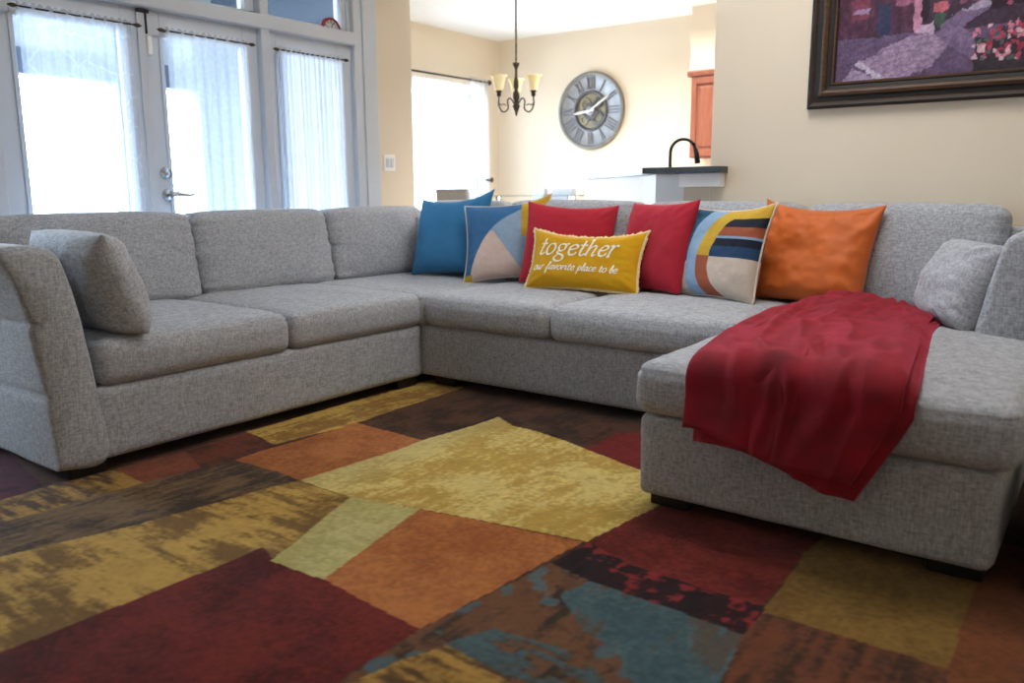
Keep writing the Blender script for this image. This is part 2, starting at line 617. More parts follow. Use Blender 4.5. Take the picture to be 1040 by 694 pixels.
def leaf(name, y0, y1, label, cat='door', sl=0.105, sr=0.105, top=0.125, bot=0.25, z1=2.01):
    d = thing(name, label, cat, (XL - .05, (y0 + y1) / 2, 0.01))
    struct(d)
    xa, xb = XL - .072, XL - .022
    to_obj('door_frame', *join(box(xa, xb, y0, y0 + sl, .01, z1, .004), box(xa, xb, y1 - sr, y1, .01, z1, .004),
                               box(xa, xb, y0 + sl, y1 - sr, z1 - top, z1, .004), box(xa, xb, y0 + sl, y1 - sr, .01, bot, .004),
                               # glazing beads
                               box(xb - .004, xb + .008, y0 + sl - .012, y0 + sl + .012, bot, z1 - top, .003),
                               box(xb - .004, xb + .008, y1 - sr - .012, y1 - sr + .012, bot, z1 - top, .003),
                               box(xb - .004, xb + .008, y0 + sl, y1 - sr, z1 - top - .012, z1 - top + .012, .003)),
           MAT['trim'], d, smooth=False)
    to_obj('pane', *box(XL - .05, XL - .044, y0 + sl - .005, y1 - sr + .005, bot, z1 - top), MAT['glass'], d, smooth=False)
    return d


d1 = leaf('door_1', 1.768, 2.520, 'white glazed french door without a handle, behind the leaf-patterned sheer')
d2 = leaf('door_2', 2.528, 3.266, 'white glazed french door with lever handle and deadbolt')
# astragal on the active leaf
to_obj('astragal', *box(XL - .024, XL - .006, 2.500, 2.545, .02, 2.0, .004), MAT['trim'], d1, smooth=False)
d3 = leaf('window_2', 3.332, 4.022, 'fixed white side light with pleated sheer, beside the beige wall', 'window', .07, .13)
d4 = leaf('window_3', 0.662, 1.694, 'fixed white glazed panel at the picture edge beside the french doors', 'window')
# deadbolt and lever
hx = XL - .022
bolt = lathe([(0.0, .022), (.014, .022), (.016, .018), (.030, .014), (.034, .004), (.034, 0)], 24)
Vb = bolt[0][:, [2, 0, 1]]
to_obj('deadbolt', Vb + np.array([hx, 2.603, 1.150]), bolt[1], MAT['chrome'], d2)
h = to_obj('door_handle', *join((Vb * np.array([.8, .95, .95]) + np.array([hx, 2.605, 1.032]), bolt[1]),
                                tube([(hx + .015, 2.605, 1.032), (hx + .055, 2.605, 1.032)], .010),
                                tube(smooth_path([(hx + .055, 2.600, 1.032), (hx + .060, 2.65, 1.034), (hx + .058, 2.70, 1.028), (hx + .052, 2.735, 1.034)]), [.011] * 12 + [.009] * 7)), MAT['chrome'], d2)
# small keyed lever of the door's outer side seen through the sheer
to_obj('outer_handle', *join(tube([(XL - .075, 2.62, 1.035), (XL - .12, 2.62, 1.035)], .012), tube([(XL - .12, 2.61, 1.035), (XL - .12, 2.74, 1.045)], .010)),
       MAT['chrome'], d2)
# slide latch at the head of the doors
to_obj('head_latch', *join(box(XL - .02, XL + .006, 2.500, 2.565, 1.985, 2.003, .003), tube([(XL - .004, 2.548, 1.99), (XL - .004, 2.548, 1.88)], .006)),
       MAT['black'], d2)
to_obj('door_sensor', *box(XL - .02, XL + .004, 2.545, 2.572, 1.775, 1.872, .004), MAT['white'], d2, smooth=False)

# transom windows
for nm, y0, y1, lab in (('window_4', 1.77, 3.262, 'wide transom pane above the pair of french doors'),
                        ('window_5', 3.336, 4.02, 'transom pane with the small red-rimmed clock in it'),
                        ('window_6', 0.665, 1.69, 'transom pane above the fixed glazed panel')):
    wd = thing(nm, lab, 'window', (XL - .06, (y0 + y1) / 2, 2.09))
    struct(wd)
    t = .045
    to_obj('frame', *join(box(XL - .10, XL - .03, y0, y0 + t * .6, 2.09, 2.76), box(XL - .10, XL - .03, y1 - t * 1.4, y1, 2.09, 2.76),
                          box(XL - .10, XL - .03, y0, y1, 2.72, 2.76), box(XL - .10, XL - .03, y0, y1, 2.09, 2.11)), MAT['trim'], wd, smooth=False)
    to_obj('pane', *box(XL - .068, XL - .062, y0 + t * .6, y1 - t, 2.11, 2.72), MAT['glass'], wd, smooth=False)

# covered porch outside
struct(to_obj('wall_porch_shade_boards', *join(*[box(-6.7, XL - .15, 4.425 - .006 * (k % 2 == 0), 4.449, -.06 + k * .12, .06 + k * .12) for k in range(25)]),
              MAT['siding'], smooth=False), 'added siding with the porch shade put into its slate colour, seen through the transoms', 'siding')  # added boards whose dark colour stands for the shaded soffit
struct(to_obj('ground_patio', *box(-30, XL - .15, -14, 4.42, -0.16, -0.06), MAT['patio'], smooth=False))
struct(to_obj('porch_ceiling', *box(-6.75, XL - .15, -1.5, 4.42, 2.92, 3.02), MAT['porch'], smooth=False),
       'blue-grey porch ceiling seen through the transoms', 'porch ceiling')
struct(to_obj('porch_sky_screen', *box(-6.50, -6.44, -1.5, 4.42, 2.06, 2.92), MAT['porch_board'], smooth=False), 'added pale panel screening the bright sky above the porch beam', 'porch panel')  # panel added so the sky behind the sheers is less bright
struct(to_obj('porch_beam', *join(box(-6.55, -6.38, -1.5, 4.42, 1.88, 2.06)), MAT['porch_beam'], smooth=False),
       'pale blue porch beam seen through the sheers', 'porch beam')
for i, yy in enumerate((3.52, 4.22, 1.0)):
    struct(to_obj('porch_post', *box(-6.56, -6.40, yy, yy + .15, -.06, 2.6), MAT['porch_beam'], smooth=False),
           ('porch post seen through the leaf-patterned sheer', 'porch post seen through the sheer of the door with the handle', 'porch post out of view at the side')[i], 'porch post')

# ------------------------------------------------------------------ RUG
PATCH = [
    ('purple', [(-4.48, 1.2), (-3.71, 1.38), (-2.98, 1.24), (-2.81, 1.02), (-2.72, 0.5), (-4.48, .4)]),
    ('goldL', [(-3.0, 1.1), (-3.0, 1.25), (-2.98, 1.51), (-2.73, 1.48), (-2.72, 1.28), (-2.67, 0.97), (-2.72, 0.5), (-3.03, 0.58)]),
    ('rust', [(-2.98, 1.49), (-2.98, 2.2), (-2.69, 2.03), (-2.74, 1.48)]),
    ('rustdark', [(-2.68, 1.67), (-2.97, 1.78), (-2.96, 2.2), (-2.69, 2.03), (-2.67, 1.82)]),
    ('browngrey', [(-2.66, 0.2), (-2.79, 0.75), (-2.78, 1.01), (-2.76, 1.3), (-2.75, 1.49), (-2.7, 1.84), (-2.31, 1.85), (-2.36, 1.59), (-2.42, 1.23), (-2.52, 0.2)]),
    ('gold', [(-2.15, 0.1), (-2.52, 0.1), (-2.52, 0.9), (-2.42, 1.23), (-2.36, 1.59), (-2.31, 1.85), (-2.02, 1.82), (-1.86, 1.36), (-1.95, 1.39), (-1.96, 0.1)]),
    ('goldN', [(-3.0, 2.08), (-3.02, 3.3), (-2.76, 3.28), (-2.69, 2.46), (-2.74, 2.05)]),
    ('orangeN', [(-2.71, 1.83), (-2.7, 2.47), (-2.29, 2.45), (-2.31, 1.82)]),
    ('darkbrown', [(-2.7, 2.47), (-2.76, 3.4), (-1.2, 3.4), (-1.32, 2.65), (-1.53, 2.7), (-1.84, 2.77), (-2.24, 2.92), (-2.29, 2.45)]),
    ('maroonN', [(-1.67, 2.72), (-1.67, 3.01), (-1.35, 3.25), (-1.14, 2.78), (-1.3, 2.6), (-1.53, 2.7)]),
    ('pale', [(-2.31, 1.82), (-2.29, 2.45), (-2.24, 2.92), (-2.09, 2.83), (-1.84, 2.77), (-1.53, 2.7), (-1.31, 2.63), (-1.12, 2.55), (-1.16, 2.29), (-1.19, 1.99), (-1.78, 1.88), (-2.03, 1.82)]),
    ('palegreen', [(-1.85, 1.35), (-2.04, 1.82), (-1.77, 1.88), (-1.65, 1.36)]),
    ('orange', [(-1.65, 1.36), (-1.77, 1.88), (-1.2, 1.98), (-1.26, 1.32)]),
    ('red', [(-1.97, 0.1), (-1.96, 0.68), (-1.95, 1.39), (-1.85, 1.35), (-1.65, 1.36), (-1.26, 1.32), (-1.25, 0.95), (-1.22, 0.1)]),
    ('brownmix', [(-1.26, 1.32), (-1.2, 1.8), (-1.05, 1.77), (-0.62, 1.75), (-0.59, 1.51), (-0.57, 0.1), (-1.24, 0.1), (-1.25, 0.95)]),
    ('goldS', [(-1.16, 1.3), (-1.05, 1.31), (-0.93, 1.25), (-0.71, 1.2), (-0.9, 0.81), (-1.23, 0.81), (-1.23, 1.07), (-1.21, 1.19)]),
    ('teal', [(-1.08, 1.66), (-1.05, 1.77), (-0.62, 1.75), (-0.59, 1.51), (-0.57, 1.3), (-0.71, 1.2), (-0.73, 1.41), (-0.84, 1.51), (-0.95, 1.54)]),
    ('teal2', [(-1.17, 1.3), (-1.12, 1.42), (-0.96, 1.45), (-0.79, 1.41), (-0.7, 1.35), (-0.82, 1.27), (-0.94, 1.28)]),
    ('blackred', [(-1.2, 1.8), (-1.18, 1.99), (-1.01, 1.92), (-0.77, 1.91), (-0.62, 1.92), (-0.62, 1.75), (-1.05, 1.77)]),
    ('maroon', [(-1.18, 1.99), (-1.16, 2.29), (-1.12, 2.65), (-0.61, 2.65), (-0.64, 2.29), (-0.63, 1.91), (-0.77, 1.91), (-1.01, 1.92)]),
    ('olive', [(-0.64, 2.29), (-0.61, 2.7), (-0.21, 2.7), (-0.22, 2.3), (-0.21, 1.87), (-0.62, 1.88)]),
    ('rustR', [(-0.22, 2.3), (-0.2, 2.7), (0.45, 2.7), (0.45, 1.3), (-0.2, 1.52), (-0.21, 1.87)]),
    ('rustbrown', [(-0.62, 1.88), (-0.21, 1.87), (-0.2, 1.72), (-0.23, 1.42), (-0.57, 1.3), (-0.59, 1.51), (-0.62, 1.75)]),
]
# two yarn colours of each patch, and how scratchy the mix is (0 plain .. 1 streaked)
YARN = {
    'base': ((64, 40, 30), (88, 58, 40), .5), 'purple': ((48, 14, 34), (84, 22, 44), .5), 'goldL': ((74, 54, 38), (168, 130, 62), .95),
    'rust': ((106, 52, 38), (134, 72, 50), .4), 'rustdark': ((70, 40, 28), (110, 52, 34), .6), 'browngrey': ((62, 48, 40), (116, 92, 62), .8),
    'gold': ((122, 92, 46), (192, 154, 76), .85), 'goldN': ((142, 104, 46), (196, 160, 78), .7), 'orangeN': ((150, 86, 44), (180, 112, 60), .3),
    'darkbrown': ((50, 32, 22), (86, 56, 36), .6), 'maroonN': ((104, 26, 26), (122, 36, 30), .2), 'pale': ((186, 152, 70), (216, 192, 116), .55),
    'palegreen': ((176, 164, 98), (196, 186, 124), .4), 'orange': ((158, 90, 44), (186, 116, 60), .35), 'red': ((74, 15, 12), (116, 36, 28), .25),
    'goldS': ((92, 66, 34), (180, 140, 66), .95), 'brownmix': ((62, 48, 38), (112, 74, 46), .9), 'teal': ((64, 88, 94), (86, 110, 112), .45),
    'teal2': ((76, 70, 60), (76, 100, 104), .8), 'blackred': ((28, 20, 24), (46, 22, 26), .9), 'maroon': ((88, 22, 18), (128, 44, 34), .3),
    'olive': ((112, 84, 34), (136, 104, 46), .3), 'rustR': ((104, 58, 30), (126, 72, 38), .3), 'rustbrown': ((66, 46, 32), (116, 66, 42), .8),
}


def inpoly(x, y, poly):
    r = np.zeros(x.shape, bool)
    n = len(poly)
    for i in range(n):
        xa, ya = poly[i]
        xb, yb = poly[(i + 1) % n]
        if ya == yb:
            continue
        c = ((ya > y) != (yb > y)) & (x < (xb - xa) * (y - ya) / (yb - ya) + xa)
        r ^= c
    return r


def make_rug():
    x0, x1, y0, y1, st = -3.75, 0.45, 0.45, 3.5, 0.006
    nx, ny = int((x1 - x0) / st) + 1, int((y1 - y0) / st) + 1
    X, Y = np.meshgrid(np.linspace(x0, x1, nx), np.linspace(y0, y1, ny), indexing='ij')
    wob = 0.010
    XX = X + wob * (fbm(X * 14, Y * 14, 3) - .5) + .035 * (fbm(X * 2.2, Y * 2.2, 31, 2) - .5)
    YY = Y + wob * (fbm(X * 14, Y * 14, 11) - .5) + .035 * (fbm(X * 2.2, Y * 2.2, 41, 2) - .5)
    streakx = fbm(X * 45, Y * 7, 21, 4)          # scratches along y
    streaky = fbm(X * 7, Y * 45, 23, 4)
    blot = fbm(X * 6, Y * 6, 25, 5)
    fine = fbm(X * 90, Y * 90, 27, 2)

    def paint(key, sx):
        a, b_, k = YARN[key]
        m_ = (1 - k) * (0.65 * blot + 0.35 * fine) + k * (0.45 * (streakx if sx else streaky) + 0.45 * blot + 0.1 * fine)
        lo, hi = (.30, .70) if k < .5 else (.40, .60)
        f = sstep(lo, hi, m_)[..., None]
        return L3(a) * (1 - f) + L3(b_) * f
    C = paint('base', True)
    for i, (key, poly) in enumerate(PATCH):
        msk = inpoly(XX, YY, poly)
        c = paint(key, i % 2 == 0)
        if key == 'teal2':
            msk &= (0.5 * streaky + .5 * blot) > .46
        if key == 'blackred':   # carmine scratches through the black band
            f = sstep(.53, .60, 0.6 * fbm(X * 30, Y * 12, 61, 3) + 0.4 * streaky + 0.12 * (X + .9))[..., None]
            c = c * (1 - f) + L3((138, 38, 40)) * f
        if key == 'teal':
            f = sstep(.50, .60, .5 * streakx + .5 * blot)[..., None] * .75
            c = c * (1 - f) + L3((92, 72, 58)) * f
        if key == 'brownmix':
            f = sstep(.58, .62, fbm(X * 16, Y * 9, 71, 4))[..., None] * .8
            c = c * (1 - f) + L3((118, 80, 54)) * f
            f = sstep(.60, .66, fbm(X * 13, Y * 13, 73, 4))[..., None] * .8
            c = c * (1 - f) + L3((74, 104, 112)) * f
        if key == 'pale':       # greenish tint at the far end, orange rubbing near the middle
            f = (sstep(-2.0, -2.3, X) * .5)[..., None]
            c = c * (1 - f) + L3((190, 182, 126)) * f
        C = np.where(msk[..., None], c, C)
    C = C * (0.64 + 0.26 * fine[..., None] + .20 * fbm(X * 28, Y * 28, 33, 3)[..., None])
    Z = 0.012 + 0.004 * (fbm(X * 3, Y * 3, 51, 3) - .5)
    # soft crease where the rug has been pushed up
    for (ax, ay, bx, by, hh, ww) in ((-2.24, 2.92, -1.55, 2.69, .016, .05), (-2.05, 1.84, -2.16, 2.75, .007, .06), (-1.95, 1.40, -1.80, 1.36, .007, .05)):
        px, py = X - ax, Y - ay
        dx, dy = bx - ax, by - ay
        tt = np.clip((px * dx + py * dy) / (dx * dx + dy * dy), 0, 1)
        d = np.hypot(px - tt * dx, py - tt * dy)
        Z += hh * np.exp(-(d / ww) ** 2) * (np.sin(tt * PI) * .7 + .3)
    # rolled border down to the floor
    e = np.minimum(np.minimum(X - x0, x1 - X), np.minimum(Y - y0, y1 - Y))
    Z = np.where(e < st * .5, 0.0005, Z)
    V = np.stack([X, Y, Z], -1).reshape(-1, 3)
    I = np.arange(nx * ny).reshape(nx, ny)
    F = np.stack([I[:-1, :-1], I[1:, :-1], I[1:, 1:], I[:-1, 1:]], -1).reshape(-1, 4)
    me = bpy.data.meshes.new('rug')
    base = np.array([(x0 + x1) / 2, (y0 + y1) / 2, 0])
    V = V - base
    me.vertices.add(len(V))
    me.vertices.foreach_set('co', V.astype(np.float32).ravel())
    me.loops.add(F.size)
    me.loops.foreach_set('vertex_index', F.ravel().astype(np.int32))
    me.polygons.add(len(F))
    me.polygons.foreach_set('loop_start', np.arange(0, F.size, 4, dtype=np.int32))
    me.update(calc_edges=True)
    me.polygons.foreach_set('use_smooth', np.ones(len(F), bool))
    a = me.color_attributes.new('dye', 'FLOAT_COLOR', 'POINT')
    c4 = np.ones((len(V), 4), np.float32)
    c4[:, :3] = C.reshape(-1, 3)
    a.data.foreach_set('color', c4.ravel())
    me.materials.append(MAT['rug'])
    me.update()
    o = bpy.data.objects.new('area_rug', me)
    o.location = base
    COL.objects.link(o)
    tag(o, 'large patchwork area rug in gold, crimson, orange, brown and teal blocks', 'rug')


make_rug()

# ------------------------------------------------------------------ SOFA
RZ = 0.016   # rug surface
sofa = thing('sectional_sofa', 'light grey heather U-shaped sectional sofa with chaise on the patchwork rug', 'sofa', (-2.2, 3.4, RZ))


def wrinkle(p, amp, sc, seed):
    v = Vector((p[0] * sc + seed, p[1] * sc - seed, p[2] * sc + 2 * seed))
    return amp * (mnoise.noise(v) + 0.5 * mnoise.noise(v * 2.3))


def slab_cushion(name, x0, x1, y0, y1, z0, z1, crown, r, seed, front=None, n=(34, 34, 12), mat='sofa', parent=sofa):
    sx, sy, sz = x1 - x0, y1 - y0, z1 - z0
    cx, cy, cz = (x0 + x1) / 2, (y0 + y1) / 2, (z0 + z1) / 2
    zs = sz / 2 - 0.032   # height of the sewn seam round the top edge

    def mp(p):
        x, y, z = p
        u, v, w_ = 2 * x / sx, 2 * y / sy, 2 * z / sz
        dom = (1 - min(1, abs(u)) ** 3.0) * (1 - min(1, abs(v)) ** 3.0)
        if z > 0:
            z += crown * dom * (z / (sz / 2))
        # soft belly of the sides
        bel = 0.012 * (1 - w_ * w_)
        if abs(u) > .9:
            x += bel * math.copysign(1, u) * (1 - v * v) * .6
        if abs(v) > .9:
            y += bel * math.copysign(1, v) * (1 - u * u)
        # seam groove
        g = math.exp(-((p[2] - zs) / 0.006) ** 2) * 0.005
        if abs(v) > .93:
            y -= g * math.copysign(1, v)
        if abs(u) > .93:
            x -= g * math.copysign(1, u)
        wv = wrinkle((x + cx, y + cy, z), 0.005, 4.5, seed)
        return (x + cx + wv * .5, y + cy + wv * .5, z + cz + (wv if p[2] > 0 else 0))
    V, F = rbox((sx, sy, sz), r, n, mp)
    return to_obj(name, V, F, MAT[mat], parent)


def base_box(name, x0, x1, y0, y1, z0, z1, r=0.02, n=(24, 24, 8), seed=1.0):
    cx, cy, cz = (x0 + x1) / 2, (y0 + y1) / 2, (z0 + z1) / 2

    def mp(p):
        wv = wrinkle((p[0] + cx, p[1] + cy, p[2] * 1.6), 0.004, 3.5, seed)
        return (p[0] + cx + wv, p[1] + cy - wv, p[2] + cz)
    V, F = rbox((x1 - x0, y1 - y0, z1 - z0), r, n, mp)
    return to_obj(name, V, F, MAT['sofa'], sofa)


ZB = 0.058  # underside of the upholstered base
SE = 0.338  # top of base
# bases
base_box('base', -4.12, -2.98, 1.44, 3.215, ZB, SE, seed=1)
base_box('base', -4.12, -1.19, 3.225, 4.28, ZB, SE, seed=5)
base_box('chaise_base', -1.205, -0.178, 2.318, 4.28, ZB, SE, r=.03, seed=9)
# seat cushions
slab_cushion('seat_cushion', -3.95, -2.965, 1.468, 2.345, .332, .508, .034, .05, 1.1)
slab_cushion('seat_cushion', -3.95, -2.965, 2.349, 3.212, .332, .508, .026, .05, 2.3)
slab_cushion('corner_cushion', -3.98, -2.955, 3.190, 4.12, .332, .506, .012, .04, 3.7)
slab_cushion('seat_cushion', -2.952, -2.155, 3.185, 4.12, .338, .506, .022, .05, 4.9)
slab_cushion('seat_cushion', -2.152, -1.205, 3.185, 4.12, .338, .506, .022, .05, 5.2)
slab_cushion('chaise_cushion', -1.215, -0.140, 2.285, 4.10, .338, .510, .026, .055, 6.4, n=(40, 60, 14))
# backrest frames behind the cushions
base_box('back_frame', -4.20, -4.02, 1.44, 4.30, ZB, .86, r=.04, seed=12)
base_box('back_frame', -4.03, -0.24, 4.14, 4.32, ZB, .88, r=.04, seed=14)


def back_cushion(cx, cy, w, ang, seed, hgt=.50, thick=.22, lean=12, z0=.50, pinch=0.03):
    """loose-back cushion; faces -y before the turn by ang; bottom front edge centred at (cx, cy)"""
    le = math.radians(lean)

    def mp(p):
        x, y, z = p
        u, v, w_ = 2 * x / w, 2 * y / thick, 2 * z / hgt
        puff = (1 - abs(u) ** 3.5) * (1 - abs(w_) ** 3.5)
        y = y * (0.80 + 0.35 * puff)
        # pinched ends with gathered creases
        if y < 0:
            e = max(0, abs(u) - .55) / .45
            y += .007 * e * math.sin(z * 80 + 3 * math.sin(seed + z * 20))
        z += -0.016 * (abs(u) ** 4) * (1 if w_ > 0 else -.3) * (w_ > -2)
        wv = wrinkle((x, y, z), .008, 4.2, seed)
        y += wv
        z += wv * .5 * (w_ > 0)
        # lean and place
        z2 = z + hgt / 2
        y2 = y + thick / 2
        yl = y2 * math.cos(le) + z2 * math.sin(le)
        zl = z2 * math.cos(le) - y2 * math.sin(le) * .4
        X = x * math.cos(ang) - yl * math.sin(ang)
        Y = x * math.sin(ang) + yl * math.cos(ang)
        return (cx + X, cy + Y, z0 + zl)
    V, F = rbox((w, thick, hgt), .055, (44, 14, 30), mp)
    return to_obj('back_cushion', V, F, MAT['sofa'], sofa)


HP = PI / 2
back_cushion(-3.80, 1.985, 1.00, HP, 21.0, .47)
back_cushion(-3.80, 2.940, .91, HP, 22.5, .465)
back_cushion(-3.80, 3.835, .86, HP, 23.7, .465)
back_cushion(-3.42, 4.00, .66, 0, 24.1, .505, .20)
back_cushion(-2.62, 3.99, .90, 0, 25.9, .510)
back_cushion(-1.70, 3.99, .86, 0, 26.3, .505)
back_cushion(-0.825, 3.97, .87, 0, 27.8, .500)


def profile_arm(name, prof, axis_pts, n_sub, seed):
    """sweep of a closed outline: axis_pts list of offsets (x or y)"""


def arm(name, outline, along, a0, a1, seed, r=.035, channels=None):
    """solid arm: outline [(across, z)] closed, extruded along axis from a0 to a1 with rounded ends"""
    P = smooth_path(outline + [outline[0]], 16)[:-1]
    P = np.array(P)
    c = P.mean(0)
    ks = [0, .004, .014, .03, .05] + list(np.linspace(.09, (a1 - a0) - .09, 22)) + [(a1 - a0) - k for k in (.05, .03, .014, .004, 0)]
    V, F = [], []
    for k in ks:
        e = min(k, (a1 - a0) - k)
        ins = 0 if e >= r else r - math.sqrt(max(0, r * r - (r - e) ** 2))
        for p in P:
            d = p - c
            L = np.hypot(*d)
            q = c + d * (1 - ins / L)
            a = a0 + k
            wv = wrinkle((a, q[0], q[1]), .004, 5, seed)
            off = 0
            if channels:
                for zc in channels:
                    off += .016 * math.exp(-((q[1] - zc) / .012) ** 2)
            qx = q[0] + wv + (off if d[0] < 0 and channels else 0)
            V.append((a, qx, q[1] + wv * .5) if along == 'x' else (qx, a, q[1] + wv * .5))
    n = len(P)
    for i in range(len(ks) - 1):
        for j in range(n):
            j2 = (j + 1) % n
            F.append((i * n + j, i * n + j2, (i + 1) * n + j2, (i + 1) * n + j))
    F.append(tuple(range(n)))
    F.append(tuple((len(ks) - 1) * n + j for j in reversed(range(n))))
    o = to_obj(name, V, F, MAT['sofa'], sofa)
    bm = bmesh.new()
    bm.from_mesh(o.data)
    bmesh.ops.recalc_face_normals(bm, faces=bm.faces)
    bm.to_mesh(o.data)
    bm.free()
    return o


# near arm of the long run: leans outward towards its top
arm('arm', [(1.292, ZB), (1.272, .32), (1.250, .57), (1.215, .72), (1.180, .82), (1.185, .862), (1.235, .872), (1.325, .862), (1.372, .82),
            (1.404, .70), (1.434, .55), (1.458, .30), (1.465, ZB)], 'x', -4.18, -2.965, 31, channels=[.335, .60])
# chaise arm
arm('arm', [(-.41, .46), (-.372, .67), (-.335, .83), (-.306, .885), (-.235, .900), (-.150, .880), (-.110, .82), (-.150, .60), (-.178, .35), (-.19, ZB), (-.40, ZB)],
    'y', 3.345, 4.30, 35)
# feet
for (x, y) in ((-3.06, 1.40), (-3.06, 3.10), (-2.86, 3.32), (-1.11, 2.44), (-.27, 2.44), (-4.02, 1.40), (-4.02, 4.15), (-.27, 4.18), (-1.11, 4.18)):
    to_obj('foot', *box(x - .07, x + .07, y - .07, y + .07, RZ - .002, ZB + .01, .006), MAT['foot'], sofa, smooth=False)
# dark underside cloth
to_obj('underside', *join(box(-4.06, -3.02, 1.40, 3.3, .047, .060), box(-4.06, -1.2, 3.27, 4.24, .047, .060), box(-1.17, -.21, 2.36, 4.24, .047, .060)),
       MAT['foot'], sofa, smooth=False)

# ------------------------------------------------------------------ PILLOWS


def rot3(yaw, lean, roll):
    cy, sy, cl, sl, cr, sr = math.cos(yaw), math.sin(yaw), math.cos(lean), math.sin(lean), math.cos(roll), math.sin(roll)
    Rz = np.array([[cy, -sy, 0], [sy, cy, 0], [0, 0, 1]])
    Rx = np.array([[1, 0, 0], [0, cl, sl], [0, -sl, cl]])
    Ry = np.array([[cr, 0, sr], [0, 1, 0], [-sr, 0, cr]])
    return Rz @ Rx @ Ry


def pillow_surface(u, v, side, W, H, T, seed, concave=.07, droop=0.0, ears=(0, 0, 0, 0), wr=.006):
    """u,v in 0..1 (v from the bottom); side -1 front, +1 back; local x right, z up"""
    a, b_ = 2 * u - 1, 2 * v - 1
    cx = concave
    x = W / 2 * a * (1 - cx * (1 - b_ ** 2) * np.abs(a) ** 1.5)
    z = H / 2 * b_ * (1 - cx * (1 - a ** 2) * np.abs(b_) ** 1.5) + H / 2
    th = T / 2 * ((1 - a ** 4) * (1 - b_ ** 4)) ** .55 * (1 + .12 * (-b_))
    # creases running in from the corners
    ang = np.arctan2(b_, a)
    rr = np.clip(np.hypot(a, b_) - .80, 0, 1) * 1.5
    cre = wr * np.sin(ang * 19 + 4 * np.sin(seed + 3 * ang)) * rr * np.clip((1 - np.maximum(np.abs(a), np.abs(b_))) * 6, 0, 1)
    lump = wr * 1.6 * (fbm(a * 2.2 + 5 + seed, b_ * 2.2 + 9, int(seed * 10) % 97 + (3 if side > 0 else 0), 3) - .5) * 2 * np.clip((1 - np.maximum(np.abs(a), np.abs(b_))) * 5, 0, 1)
    y = side * (th + (cre + lump))
    # ears: lift of each corner tip (TL, TR, BR, BL)
    for (sa, sb), e in zip(((-1, 1), (1, 1), (1, -1), (-1, -1)), ears):
        wgt = np.clip((a * sa + b_ * sb) / 2, 0, 1) ** 6
        z = z + sb * e * wgt
        x = x + sa * e * .6 * wgt
    # the top edge sags between the corners
    z = z - droop * (1 - a ** 2) * np.clip(b_, 0, 1) ** 2
    return x, y, z


